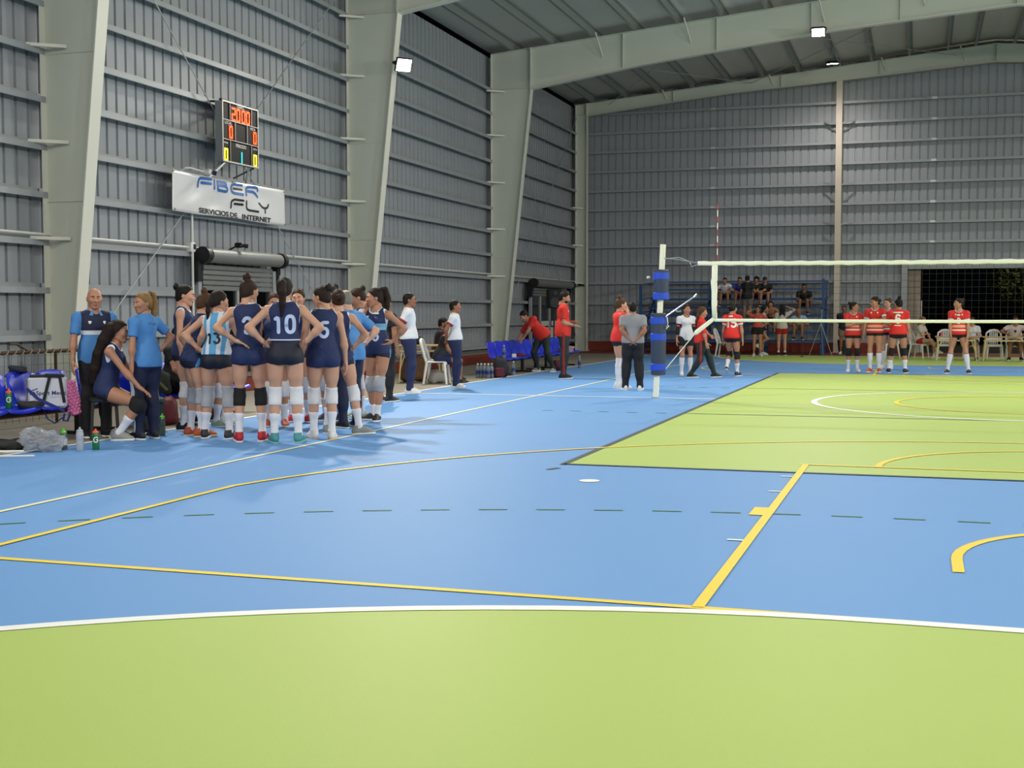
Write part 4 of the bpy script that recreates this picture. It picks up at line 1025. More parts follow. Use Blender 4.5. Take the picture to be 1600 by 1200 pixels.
# added dim fill light so the tree shows; the pole carries no lamp
t = bpy.data.lights.new('yard_fill', 'POINT'); t.energy = 260; t.color = (1, .9, .7); t.shadow_soft_size = .2
o = bpy.data.objects.new('yard_fill', t); COL.objects.link(o); o.location = (6.9, 41.6, 5.3)
# low stool under the seated player
t = thing('low_stool', 'low black stool under the seated long haired player', 'stool', (-5.34, .68, 0), FACE)
MB().box((0, 0, .44), (.30, .26, .05), bev=.015).build('seat', M_BLACK, t)
for sx in (-1, 1):
    for sy in (-1, 1): MB().bar((sx*.12, sy*.10, .43), (sx*.14, sy*.12, 0), .03, .03).build('leg', M_BLACK, t)
# ================================================================ PEOPLE: one smooth body surface per person, clothes as children
def V3(*a): return np.array(a, float)
def nrm(v): return v/max(1e-9, np.linalg.norm(v))
class Grid:
    def __init__(s, lo, hi, h):
        s.lo = np.array(lo, float); s.h = h; s.n = np.maximum(4, np.ceil((np.array(hi)-s.lo)/h).astype(int)+1)
        s.ax = [s.lo[i]+h*np.arange(s.n[i]) for i in range(3)]
    def new(s): return np.full(tuple(s.n), 9.0, np.float32)
    def win(s, lo, hi, m):
        sl = []
        for i in range(3):
            a = int(max(0, math.floor((lo[i]-m-s.lo[i])/s.h))); b = int(min(s.n[i], math.ceil((hi[i]+m-s.lo[i])/s.h)+1))
            sl.append(slice(a, max(b, a+1)))
        return tuple(sl), s.ax[0][sl[0]][:, None, None], s.ax[1][sl[1]][None, :, None], s.ax[2][sl[2]][None, None, :]
MARG = .07
def smin(a, b, k):
    if k <= 0: return np.minimum(a, b)
    h = np.maximum(k-np.abs(a-b), 0)/k
    return np.minimum(a, b)-h*h*k*.25
def cone(g, D, a, b, ra, rb, k=.02):
    a = np.array(a, float); b = np.array(b, float); r = max(ra, rb)
    w, X, Y, Z = g.win(np.minimum(a, b)-r, np.maximum(a, b)+r, MARG)
    d = b-a; L2 = max(d@d, 1e-9)
    t = np.clip(((X-a[0])*d[0]+(Y-a[1])*d[1]+(Z-a[2])*d[2])/L2, 0, 1)
    q = np.sqrt((X-a[0]-t*d[0])**2+(Y-a[1]-t*d[1])**2+(Z-a[2]-t*d[2])**2)-(ra+(rb-ra)*t)
    D[w] = smin(D[w], q.astype(np.float32), k)
def ell(g, D, c, r, R=None, k=.03, sub=False):
    c = np.array(c, float); r = np.array(r, float); m = float(max(r))
    w, X, Y, Z = g.win(c-m, c+m, MARG)
    x, y, z = X-c[0], Y-c[1], Z-c[2]
    if R is not None: x, y, z = (R[0, 0]*x+R[1, 0]*y+R[2, 0]*z), (R[0, 1]*x+R[1, 1]*y+R[2, 1]*z), (R[0, 2]*x+R[1, 2]*y+R[2, 2]*z)
    k0 = np.sqrt((x/r[0])**2+(y/r[1])**2+(z/r[2])**2); k1 = np.sqrt((x/r[0]**2)**2+(y/r[1]**2)**2+(z/r[2]**2)**2)
    q = (k0*(k0-1)/np.maximum(k1, 1e-6)).astype(np.float32)
    D[w] = -smin(-D[w], q, k) if sub else smin(D[w], q, k)
def plane(g, p, n):
    n = nrm(np.array(n, float)); X, Y, Z = g.ax[0][:, None, None], g.ax[1][None, :, None], g.ax[2][None, None, :]
    return ((X-p[0])*n[0]+(Y-p[1])*n[1]+(Z-p[2])*n[2]).astype(np.float32)
def nets(D, g):
    """surface nets: iso 0, returns verts (n,3) and quads (m,4)"""
    S = D < 0
    c = np.zeros(tuple(np.array(D.shape)-1), np.uint8)
    for i in (0, 1):
        for j in (0, 1):
            for k in (0, 1): c += S[i:D.shape[0]-1+i, j:D.shape[1]-1+j, k:D.shape[2]-1+k]
    act = (c > 0) & (c < 8)
    I = np.argwhere(act)
    if len(I) == 0: return np.zeros((0, 3)), np.zeros((0, 4), int)
    idx = np.full(act.shape, -1, np.int32); idx[act] = np.arange(len(I))
    P = np.zeros((len(I), 3)); W = np.zeros(len(I))
    cs = [(0, 0, 0), (1, 0, 0), (0, 1, 0), (1, 1, 0), (0, 0, 1), (1, 0, 1), (0, 1, 1), (1, 1, 1)]
    val = [D[I[:, 0]+o[0], I[:, 1]+o[1], I[:, 2]+o[2]] for o in cs]
    for a, b in ((0, 1), (2, 3), (4, 5), (6, 7), (0, 2), (1, 3), (4, 6), (5, 7), (0, 4), (1, 5), (2, 6), (3, 7)):
        va, vb = val[a], val[b]; x = (va < 0) != (vb < 0)
        t = np.where(x, va/np.where(x, va-vb, 1), 0)
        pa, pb = np.array(cs[a], float), np.array(cs[b], float)
        P += np.where(x[:, None], pa+(pb-pa)*t[:, None], 0); W += x
    V = g.lo+g.h*(I+P/W[:, None])
    Q = []
    for ax in range(3):
        u, v = (ax+1) % 3, (ax+2) % 3
        sa = [slice(None)]*3; sb = [slice(None)]*3; sa[ax] = slice(0, -1); sb[ax] = slice(1, None)
        A, B = S[tuple(sa)], S[tuple(sb)]
        e = np.argwhere(A != B)
        e = e[(e[:, u] > 0) & (e[:, v] > 0) & (e[:, u] < D.shape[u]-1) & (e[:, v] < D.shape[v]-1)]
        if len(e) == 0: continue
        fl = A[e[:, 0], e[:, 1], e[:, 2]]
        def ci(du, dv):
            q = e.copy(); q[:, u] -= du; q[:, v] -= dv; return idx[q[:, 0], q[:, 1], q[:, 2]]
        q = np.stack([ci(1, 1), ci(0, 1), ci(0, 0), ci(1, 0)], 1)
        q[~fl] = q[~fl][:, ::-1]
        Q.append(q)
    Q = np.concatenate(Q); Q = Q[(Q >= 0).all(1)]
    return V, Q
def mesh_obj(name, V, Q, m, parent, smooth=True):
    me = bpy.data.meshes.new(name)
    me.vertices.add(len(V)); me.vertices.foreach_set('co', np.asarray(V, np.float32).ravel())
    nq = len(Q); me.loops.add(nq*4); me.loops.foreach_set('vertex_index', np.asarray(Q, np.int32).ravel())
    me.polygons.add(nq); me.polygons.foreach_set('loop_start', np.arange(0, nq*4, 4, dtype=np.int32)); me.polygons.foreach_set('loop_total', np.full(nq, 4, np.int32))
    me.update(calc_edges=True); me.materials.append(m)
    me.polygons.foreach_set('use_smooth', np.ones(nq, bool))
    o = bpy.data.objects.new(name, me); COL.objects.link(o); o.parent = parent
    return o
def basis(yaw, pitch=0.0, roll=0.0):
    """columns: right, forward, up.  yaw turns towards -x (left), pitch looks down when positive"""
    return np.array((Matrix.Rotation(yaw, 3, 'Z') @ Matrix.Rotation(-pitch, 3, 'X') @ Matrix.Rotation(roll, 3, 'Y')))

# ---- head (local: x right, y forward, z up, origin mid head; height about .225)
_hc = {}
def head_mesh(male, res):
    key = (male, res)
    if key in _hc: return _hc[key]
    g = Grid((-.12, -.13, -.16), (.12, .16, .14), res); D = g.new(); w = 1.0 if male else .95
    ell(g, D, (0, -.012, .028), (.076*w, .096, .088)); ell(g, D, (0, .030, -.02), (.064*w, .066, .085), k=.04)
    cone(g, D, (0, .045, -.06), (0, .072, -.098), .042*w, .022 if male else .018, k=.035)
    for s in (-1, 1):
        cone(g, D, (s*.052*w, -.005, -.055), (s*.02, .062, -.096), .016, .016, k=.03)
        ell(g, D, (s*.036, .072, -.018), (.026, .022, .022), k=.03)
        ell(g, D, (s*.031, .098, .008), (.019, .016, .012), k=.012, sub=True)
        ell(g, D, (s*.031, .078, .007), (.0145, .0145, .0125), k=.004)
        ell(g, D, (s*.079*w, -.008, -.008), (.009, .022, .032), k=.008)
        cone(g, D, (s*.014, .093, .024), (s*.045, .084, .026), .010, .007, k=.015)
    cone(g, D, (0, .092, .010), (0, .112, -.030), .008, .0125, k=.012)
    for s in (-1, 1): ell(g, D, (s*.012, .100, -.033), (.008, .010, .008), k=.008)
    ell(g, D, (0, .089, -.062), (.025, .012, .0075), k=.008); ell(g, D, (0, .086, -.076), (.021, .012, .0075), k=.008)
    ell(g, D, (0, .101, -.0685), (.022, .006, .002), k=.003, sub=True)
    cone(g, D, (0, -.03, -.05), (0, -.035, -.16), .050*w, .054*w, k=.03)
    _hc[key] = nets(D, g); return _hc[key]
# ---- hair
_hair = {}
def hair_mesh(style, male, res):
    key = (style, male, res)
    if key in _hair: return _hair[key]
    wx = .16 if style != 'verylong' else .22
    g = Grid((-wx, -.26 if style != 'verylong' else -.44, -.42 if style in ('ponytail', 'long', 'braid', 'highpony') else (-.66 if style == 'verylong' else -.17))  , (wx, .14, .24), res); D = g.new(); w = 1.0 if male else .95
    t = dict(short=.010, buzz=.004, balding=.004, bun=.011, topbun=.011, lowbun=.011, ponytail=.012, highpony=.012, long=.020, verylong=.022, braid=.013, cap=.010, curly=.03).get(style, .012)
    ell(g, D, (0, -.014, .028), (.076*w+t, .096+t, .088+t), k=0)
    ell(g, D, (0, -.035, -.035), (.062*w+t, .066+t, .062+t), k=.03)
    fr = plane(g, (0, .074, .078), (0, .80, -.60))
    D = np.maximum(D, fr)
    D = np.maximum(D, -plane(g, (0, -.02, -.045), (0, -.55, .84)))   # nape cut rises towards the ears
    if style == 'balding':
        D = np.maximum(D, plane(g, (0, 0, .062), (0, .25, 1)))
    if style in ('bun', 'lowbun', 'topbun'):
        c = dict(bun=(0, -.115, .085), lowbun=(0, -.135, .0), topbun=(0, -.055, .140))[style]
        ell(g, D, c, (.042, .040, .038), k=.012)
        for q in range(5):
            a = q*1.3; ell(g, D, (c[0]+.03*math.cos(a), c[1]-.008, c[2]+.03*math.sin(a)), (.018, .02, .018), k=.006)
    if style in ('ponytail', 'highpony', 'braid'):
        z0 = .06 if style != 'highpony' else .10
        P = [(0, -.105, z0), (0, -.150, z0-.01), (.005, -.165, z0-.10), (.0, -.150, z0-.22), (-.012, -.130, z0-.34)]
        if style == 'braid': P = [(0, -.10, .0), (0, -.13, -.06), (.008, -.125, -.14), (.0, -.11, -.23)]
        R = [.030, .034, .040, .034, .016] if style != 'braid' else [.034, .032, .026, .014]
        for i in range(len(P)-1): cone(g, D, P[i], P[i+1], R[i], R[i+1], k=.014)
    if style == 'verylong':
        for x in (-.065, -.022, .022, .065):
            P = [(x, -.075, .03), (x*1.3, -.130, -.10), (x*1.5, -.175, -.26), (x*1.5, -.205, -.42), (x*1.1, -.215, -.56)]
            for i in range(4): cone(g, D, P[i], P[i+1], .068-.003*i, .066-.006*i, k=.02)
    if style == 'long':
        for x in (-.06, -.025, .025, .06):
            P = [(x, -.075, .03), (x*1.15, -.095, -.09), (x*1.2, -.105, -.22), (x*1.0, -.10, -.36)]
            for i in range(3): cone(g, D, P[i], P[i+1], .036-.002*i, .034-.006*i, k=.02)
    if style == 'curly':
        rr = random.Random(4)
        for q in range(26):
            a, b = rr.uniform(0, 6.28), rr.uniform(.0, 1.5); ell(g, D, (.09*math.cos(a)*math.cos(b), -.02+.105*math.sin(a)*math.cos(b), .03+.10*math.sin(b)), (.03,)*3, k=.01)
        D = np.maximum(D, fr)
    _hair[key] = nets(D, g); return _hair[key]
# ---- hands (local: x towards the fingertips from the wrist, y thumb side, z back of the hand)
_hd = {}
def hand_mesh(kind, res):
    key = (kind, res)
    if key in _hd: return _hd[key]
    g = Grid((-.05, -.075, -.10), (.21, .105, .06), res); D = g.new()
    curl = dict(relaxed=22, flat=6, grip=62, fist=80)[kind]
    ell(g, D, (.045, 0, 0), (.052, .040, .0155), k=.0); ell(g, D, (.028, .018, -.006), (.034, .018, .015), k=.012)
    cone(g, D, (-.04, 0, 0), (.02, 0, 0), .0245, .0225, k=.02)
    for i, (y, L, s) in enumerate(((.028, .072, 2), (.0095, .080, 0), (-.0095, .074, -2), (-.027, .058, -5))):
        p = np.array((.085-(.006 if i == 3 else 0), y, 0.0)); a = math.radians(curl*.35); yaw = math.radians(s*(2.2 if kind in ('flat', 'relaxed') else .6)); r = .0088-.0006*i
        for q, f in enumerate((.45, .32, .23)):
            d = np.array((math.cos(a)*math.cos(yaw), math.sin(yaw), -math.sin(a)))
            e = p+d*L*f; cone(g, D, p, e, r, r*.93, k=.004 if q else .010); p = e; r *= .93; a += math.radians(curl*.75)
    p = np.array((.022, .028, -.006)); a = math.radians(48 if kind != 'fist' else 30); dz = -.25 if kind in ('relaxed', 'flat') else -.6
    for q, (L, r0, r1) in enumerate(((.038, .0125, .0105), (.032, .0105, .0095), (.024, .0095, .0075))):
        d = nrm(np.array((math.cos(a), math.sin(a), dz))); e = p+d*L; cone(g, D, p, e, r0, r1, k=.006); p = e; a -= math.radians(14 if kind != 'grip' else 30)
    _hd[key] = nets(D, g); return _hd[key]
# ---- shoe (local: y towards the toe, origin under the ankle on the ground)
_sh = {}
def shoe_mesh(res):
    if res in _sh: return _sh[res]
    g = Grid((-.08, -.11, -.02), (.08, .22, .16), res)
    D = g.new()
    ell(g, D, (0, -.035, .045), (.036, .055, .048)); ell(g, D, (.004, .110, .032), (.046, .080, .036), k=.03); ell(g, D, (0, .04, .045), (.040, .085, .042), k=.03)
    cone(g, D, (0, -.018, .06), (0, -.022, .105), .038, .042, k=.03); cone(g, D, (0, .02, .085), (0, .09, .055), .026, .026, k=.03)
    D = np.maximum(D, -plane(g, (0, 0, .018), (0, 0, 1))); D = np.maximum(D, plane(g, (0, -.02, .112), (0, -.15, 1)))
    up = nets(D, g)
    D = g.new()
    ell(g, D, (0, -.035, .018), (.040, .060, .06)); ell(g, D, (.004, .110, .018), (.050, .084, .06), k=.04); ell(g, D, (0, .04, .018), (.042, .09, .06), k=.03)
    D = np.maximum(D, plane(g, (0, .05, .026), (0, -.06, 1))); D = np.maximum(D, -plane(g, (0, 0, .001), (0, -.03, 1)))
    so = nets(D, g)
    _sh[res] = (up, so); return _sh[res]

def ik(a, c, l1, l2, pole):
    d = c-a; L = np.linalg.norm(d); Lm = (l1+l2)*.998
    if L > Lm: c = a+d/L*Lm; d = c-a; L = Lm
    if L < abs(l1-l2)+.02: L = abs(l1-l2)+.02
    x = (l1*l1-l2*l2+L*L)/(2*L); h = math.sqrt(max(0, l1*l1-x*x)); u = nrm(d)
    p = pole-u*(pole@u); p = nrm(p) if np.linalg.norm(p) > 1e-6 else V3(0, 1, 0)
    return a+u*x+p*h, c

def trimmed(base, regions, tcol, key):
    """copy of a cloth material with contrasting piping along the garment's openings (object coordinates)"""
    m = base.copy(); m.name = base.name+' piped '+key
    nt = m.node_tree; b = nt.nodes['Principled BSDF']
    tc = nt.nodes.new('ShaderNodeTexCoord')
    def vm(op, a, bb=None):
        n = nt.nodes.new('ShaderNodeVectorMath'); n.operation = op
        for k, x in enumerate((a, bb)):
            if x is None: continue
            if isinstance(x, np.ndarray): n.inputs[k].default_value = tuple(float(q) for q in x)
            else: nt.links.new(x, n.inputs[k])
        return n
    def mm(op, a, bb=None, c=None):
        n = nt.nodes.new('ShaderNodeMath'); n.operation = op
        for k, x in enumerate((a, bb, c)):
            if x is None: continue
            if isinstance(x, (int, float)): n.inputs[k].default_value = float(x)
            else: nt.links.new(x, n.inputs[k])
        return n.outputs[0]
    tot = None
    for r in regions:
        if r[0] == 'cone':
            _, a, c, ra, rb, w = r; L = np.linalg.norm(c-a); u = (c-a)/L
            v = vm('SUBTRACT', tc.outputs['Object'], a).outputs[0]
            t = mm('DIVIDE', vm('DOT_PRODUCT', v, u).outputs['Value'], float(L)); tcl = nt.nodes.new('ShaderNodeClamp'); nt.links.new(t, tcl.inputs[0])
            sc_ = nt.nodes.new('ShaderNodeVectorMath'); sc_.operation = 'SCALE'; sc_.inputs[0].default_value = tuple(float(q) for q in (c-a)); nt.links.new(tcl.outputs[0], sc_.inputs['Scale'])
            d = vm('LENGTH', vm('SUBTRACT', v, sc_.outputs[0]).outputs[0]).outputs['Value']
            f = mm('LESS_THAN', d, mm('MULTIPLY_ADD', tcl.outputs[0], float(rb-ra), float(ra+w)))
        else:
            _, c, u, th, rad = r
            v = vm('SUBTRACT', tc.outputs['Object'], c).outputs[0]; q = vm('DOT_PRODUCT', v, u).outputs['Value']
            f = mm('MULTIPLY', mm('GREATER_THAN', q, -th), mm('LESS_THAN', vm('LENGTH', v).outputs['Value'], rad))
        tot = f if tot is None else mm('MAXIMUM', tot, f)
    mx = nt.nodes.new('ShaderNodeMix'); mx.data_type = 'RGBA'
    lk = b.inputs['Base Color'].links
    if lk: nt.links.new(lk[0].from_socket, mx.inputs['A'])
    else: mx.inputs['A'].default_value = b.inputs['Base Color'].default_value
    mx.inputs['B'].default_value = tcol.node_tree.nodes['Principled BSDF'].inputs['Base Color'].default_value
    nt.links.new(tot, mx.inputs['Factor']); nt.links.new(mx.outputs['Result'], b.inputs['Base Color'])
    return m
SKINS = {}
def skin(tone):
    c = dict(fair='#c39377', mid='#b07d60', tan='#946347', dark='#6e4630', pink='#c69a82')[tone]
    return mat('skin '+tone, c, .55, var=.05, vscale=9, bump=.06, bscale=55)
def hairm(c):
    h = dict(black='#15110f', dark='#21160f', brown='#2e1e14', ltbrown='#4a321f', blond='#7d6038', grey='#77736c')[c]
    return mat('hair '+c, h, .62, var=.5, vscale=30, bump=.6, bscale=70, stretch=(1, 1, .25), spec=.22)
BODY_K = dict(f=(.172, .088, .94), m=(.186, .084, 1.05))

def person(label, x, y, heading, H, sex='f', lean=0., side=0., twist=0., head=(0, 0), feet=None, pz=None, hands=(None, None), elbow=(None, None), knee=(None, None),
           skin_t='fair', hair=('bun', 'dark'), clothes=(), res=.016, group=None, build=1.0, base=0.0, hkind=('relaxed', 'relaxed'), pelx=0.0, pely=0.0, toes=(None, None), lift=(0, 0), neck=0.0, extras=None, thick=1.0, hdir=(None, None)):
    """heading in degrees, 0 = away along +Y, 90 = towards +X; local frame: +x person's right, +y forward. index 0 = left, 1 = right"""
    t = thing('person', label, 'person', (x, y, base), -math.radians(heading), group)
    s = H/1.75; shw, hpw, bk = BODY_K[sex]; shw *= s; hpw *= s; bk *= build
    LT, LS, LU, LF = .435*s, .405*s, .285*s, .245*s
    feet = feet or ((-.10, 0), (.10, 0))
    ank = [V3(feet[i][0], feet[i][1], .085*s+(feet[i][2] if len(feet[i]) > 2 else 0)+lift[i]) for i in (0, 1)]
    L, S, T = math.radians(lean), math.radians(side), math.radians(twist)
    up = nrm(V3(math.sin(S), math.sin(L)*math.cos(S), math.cos(L)*math.cos(S)))
    pz0 = pz
    if pz is None:
        best = 1.2*s
        for i, sg in ((0, -1), (1, 1)):
            hx = pelx+sg*hpw; r = (LT+LS)*.996; dd = (ank[i][0]-hx)**2+(ank[i][1]-pely)**2
            best = min(best, ank[i][2]+math.sqrt(max(.01, r*r-dd))+.03*s)
        pz = best
    pel = V3(pelx, pely, pz)
    hips = [pel+V3(-hpw, 0, -.03*s), pel+V3(hpw, 0, -.03*s)]
    rv = V3(math.cos(T), math.sin(T), 0); rv = nrm(rv-up*(rv@up)); fv = np.cross(up, rv)
    r0 = nrm(V3(1, 0, 0)-up*up[0]); f0 = np.cross(up, r0)
    waist = pel+up*.13*s; chest = pel+up*.30*s; sc = pel+up*.455*s; nb = pel+up*.485*s
    sh = [sc-rv*shw-up*.016*s, sc+rv*shw-up*.016*s]
    hy, hp = math.radians(head[0]), math.radians(head[1])
    nd = nrm(up*.55+V3(0, 0, .45)+V3(-math.sin(hy), math.cos(hy), 0)*.10+V3(0, 1, 0)*neck)
    hc = nb+nd*.158*s+fv*.012*s
    HB = basis(hy, hp)*s
    # legs
    kn = []
    for i, sg in ((0, -1), (1, 1)):
        pole = V3(*(knee[i] if knee[i] is not None else (sg*.12, 1, 0)))
        m, c = ik(hips[i], ank[i], LT, LS, pole); kn.append(m); ank[i] = c
    # arms
    el, wr, hdv = [], [], []
    for i, sg in ((0, -1), (1, 1)):
        h = hands[i]; pole = elbow[i]; hd_ = hdir[i]; q = None
        if h is None or h == 'down': tgt = sh[i]+V3(sg*.07*s, .03*s, -.525*s); q = V3(sg*.15, -1, 0)
        elif h == 'hip': tgt = pel+rv*sg*.195*s*bk-f0*.035*s+up*.075*s; q = rv*sg-fv*.35; hd_ = hd_ or (-sg*.42, .78, -.45)
        elif h == 'hipback': tgt = pel+rv*sg*.13*s*bk-f0*.125*s+up*.12*s; q = rv*sg*.9-fv*.5; hd_ = hd_ or (-sg*.9, -.12, -.35)
        elif h == 'back': tgt = pel-fv*.165*s+rv*sg*.055*s+up*(.02)*s; q = rv*sg-fv*.6; hd_ = hd_ or (-sg*.7, -.1, -.7)
        elif h == 'mouth': tgt = hc+HB@V3(sg*.03, .13, -.14); q = V3(sg*.5, .2, -1); hd_ = hd_ or (-sg*.3, -.15, .9)
        elif h == 'cross': tgt = chest+fv*.17*s-rv*sg*.07*s-up*.06*s; q = rv*sg-up*.6; hd_ = hd_ or (-sg*1, .1, .1)
        elif h == 'front': tgt = waist+fv*.22*s+rv*sg*.05*s+up*.05*s; q = rv*sg-fv*.4-up*.4
        elif h == 'lap': tgt = (hips[i]+kn[i])/2*.45+kn[i]*.55+V3(-sg*.03, 0, .085*s); q = rv*sg-fv*.3
        elif h == 'knee': tgt = kn[i]+V3(-sg*.01, -.02, .09*s); q = rv*sg-fv*.3
        else: tgt = V3(*h)*s if len(h) == 3 else V3(*h[:3]); q = rv*sg-fv*.4
        if pole is not None: q = V3(*pole)
        m, c = ik(sh[i], tgt, LU, LF, np.array(q, float)); el.append(m); wr.append(c)
        hdv.append(nrm(V3(*hd_)) if hd_ is not None else nrm(nrm(c-m)*.9+V3(0, .12, -.1)))
    J = dict(pel=pel, hips=hips, waist=waist, chest=chest, sc=sc, nb=nb, sh=sh, hc=hc, kn=kn, ank=ank, el=el, wr=wr, rv=rv, fv=fv, up=up, s=s, HB=HB, r0=r0, f0=f0)
    # grid over the whole figure
    allp = np.array([pel, waist, chest, sc, nb, hc, *hips, *sh, *kn, *ank, *el, *wr]); pad = .20*s
    g = Grid(allp.min(0)-V3(pad, pad, .12), allp.max(0)+V3(pad, pad, .05), res)
    RB = np.stack([rv, fv, up], 1); RP = np.stack([r0, f0, up], 1)
    # torso
    Tq = g.new(); f_ = sex == 'f'; B = bk*s*thick
    ell(g, Tq, pel+up*.02*s, (.150*B if f_ else .138*B, .105*B, .105*s), RP, k=0)
    for sg in (-1, 1): ell(g, Tq, pel+r0*sg*.066*s-f0*(.052 if pz0 is None else .015)*B-up*(.055 if pz0 is None else .02)*s, (.082*B if f_ else .074*B, .078*B if f_ else .070*B, .085*s), RP, k=.04)
    ell(g, Tq, waist+up*.01*s+fv*.006*s, (.120*B if f_ else .140*B, .093*B, .12*s), RP, k=.06)
    ell(g, Tq, chest+up*.02*s, (.138*B if f_ else .158*B, .104*B, .155*s), RB, k=.06)
    ell(g, Tq, sc-up*.055*s-fv*.005*s, (.150*B if f_ else .172*B, .082*B, .085*s), RB, k=.05)
    if f_:
        for sg in (-1, 1): ell(g, Tq, chest+rv*sg*.065*s+fv*.078*B+up*.045*s, (.055*s, .050*s, .055*s), RB, k=.03)
    for sg in (0, 1): cone(g, Tq, nb+up*.005*s, sh[sg]-up*.022*s, .046*s, .036*B, k=.04)
    Nk = g.new(); cone(g, Nk, nb-up*.03*s, hc-nd*.05*s, (.052 if f_ else .060)*s, (.046 if f_ else .055)*s, k=0)
    UA, FA, TH, SK = [], [], [], []
    for i in (0, 1):
        D = g.new(); cone(g, D, sh[i]-up*.012*s, el[i], .046*B, .036*B, k=0); ell(g, D, sh[i]-up*.022*s, (.049*B if f_ else .047*B,)*3, None, k=.03); UA.append(D)
        D = g.new(); cone(g, D, el[i], wr[i], .037*B, .025*B, k=0); u = wr[i]-el[i]; ell(g, D, el[i]+u*.26, (.040*B,)*3, None, k=.04); FA.append(D)
        D = g.new(); tr = .088 if f_ else .078; cone(g, D, hips[i], kn[i], tr*B, .052*B, k=0); u = kn[i]-hips[i]; cone(g, D, hips[i]+u*.10, hips[i]+u*.5, (tr-.002)*B, (tr-.014)*B, k=.05); TH.append(D)
        D = g.new(); cone(g, D, kn[i], ank[i], .050*B, .033*s, k=0); u = nrm(ank[i]-kn[i]); bkd = -(V3(0, 1, 0)-u*u[1])
        cone(g, D, kn[i]+u*.07*s+bkd*.018*s, kn[i]+u*.20*s+bkd*.014*s, .048*B, .040*B, k=.05); ell(g, D, kn[i]-bkd*.012*s, (.046*s,)*3, None, k=.02)
        cone(g, D, ank[i], ank[i]-V3(0, 0, .04), .034*s, .034*s, k=.03); SK.append(D)
    Bd = smin(Tq, Nk, .05)
    for i in (0, 1): Bd = smin(Bd, UA[i], .035); Bd = smin(Bd, FA[i], .02)
    L_ = [smin(TH[i], SK[i], .03) for i in (0, 1)]
    for i in (0, 1): Bd = smin(Bd, L_[i], .02)
    parts_v, parts_q = [], []
    def app(vq, M, o, mir=False):
        V, Q = vq
        V = V.copy()
        if mir: V[:, 1] *= -1; Q = Q[:, ::-1]
        n = sum(len(v) for v in parts_v)
        parts_v.append(V@np.asarray(M).T+o); parts_q.append(Q+n)
    V, Q = nets(Bd, g); parts_v.append(V); parts_q.append(Q)
    hres = .0065 if res < .02 else (.009 if res < .028 else .012)
    app(head_mesh(sex == 'm', hres), HB, hc)
    handM = []
    for i, sg in ((0, -1), (1, 1)):
        xd = hdv[i]
        hs_ = V3(0, 1, 0) if abs(xd[1]) < .8 else V3(-sg, 0, 0)          # thumb side
        yd = nrm(hs_-xd*(hs_@xd)); zd = np.cross(xd, yd)
        # the back of the hand looks outwards from the body
        outw = wr[i]-(pel+waist)/2
        mirror = False
        if zd@outw < 0: zd = -zd
        mirror = (np.cross(xd, yd)@zd) < 0
        M = np.stack([xd, yd, zd], 1)*s*.98
        V, Q = hand_mesh(hkind[i], .0055 if res < .02 else .008)
        V2 = V@M.T+wr[i]; Q2 = Q[:, ::-1] if mirror else Q
        n = sum(len(v) for v in parts_v); parts_v.append(V2); parts_q.append(Q2+n); handM.append((M, wr[i]))
    body = mesh_obj('body', np.concatenate(parts_v), np.concatenate(parts_q), skin(skin_t), t)
    # face details
    def hm(vs): return [tuple(HB@np.array(v)+hc) for v in vs]
    if res < .026:
        for sgn in (-1, 1):
            mb = MB(); mb.ball((sgn*.031, .0815, .007), .0135, 10, 8); mb.v = hm(mb.v); mb.build('eye', mat('eye white', '#d8d2cc', .25), t, smooth='all')
            mb = MB(); mb.ball((sgn*.031, .0915, .006), .0062, 8, 6); mb.v = hm(mb.v); mb.build('iris', mat('dark iris', '#20140e', .2), t, smooth='all')
            mb = MB(); mb.tube([(sgn*.014, .101, .026), (sgn*.030, .100, .031), (sgn*.048, .088, .026)], [.0042, .0045, .003], 6); mb.v = hm(mb.v); mb.build('eyebrow', hairm(hair[1] if hair[0] not in ('bald',) else 'dark'), t, smooth='all')
        mb = MB(); mb.tube([(-.024, .092, -.0655), (-.010, .1005, -.063), (0, .1015, -.0645), (.010, .1005, -.063), (.024, .092, -.0655)], [.0025, .0048, .0045, .0048, .0025], 6)
        mb.tube([(-.020, .092, -.0715), (0, .0995, -.075), (.020, .092, -.0715)], [.003, .0058, .003], 6); mb.v = hm(mb.v); mb.build('lips', mat('lips', '#a8604f' if skin_t != 'dark' else '#6a3a30', .5), t, smooth='all')
    # hair
    if hair[0] == 'balding' or hair[0] not in ('bald', 'none'):
        V, Q = hair_mesh(hair[0], sex == 'm', hres*1.15); o = mesh_obj('hair', V@HB.T+hc, Q, hairm(hair[1]), t)
        if hair[0] in ('ponytail', 'highpony', 'bun', 'topbun'):
            z0 = .06 if hair[0] == 'ponytail' else (.10 if hair[0] == 'highpony' else .085)
            c = (0, -.112, z0) if hair[0] != 'topbun' else (0, -.05, .115)
            mb = MB(); mb.tube([(c[0]+.032*math.cos(a), c[1], c[2]+.032*math.sin(a)) for a in np.linspace(0, 6.28, 13)[:-1]], .006, 6, closed=True); mb.v = hm(mb.v); mb.build('hair_tie', M_BLACK, t, smooth='all')
    if hair[0] == 'cap':
        gg = Grid((-.12, -.14, -.02), (.12, .2, .15), hres*1.2); D = gg.new(); ell(gg, D, (0, -.012, .032), (.094, .112, .098), k=0); D = np.maximum(D, -plane(gg, (0, 0, .035), (0, .12, 1)))
        V, Q = nets(D, gg); mesh_obj('cap', V@HB.T+hc, Q, M_BLACK, t)
        mb = MB(); mb.box((0, .135, .045), (.13, .09, .008), Matrix.Rotation(-.2, 3, 'X'), bev=.003); mb.v = hm(mb.v); mb.build('cap_peak', M_BLACK, t)
    # ---- clothes
    objs = {}
    def cut(D, P_, n): return np.maximum(D, plane(g, P_, n))
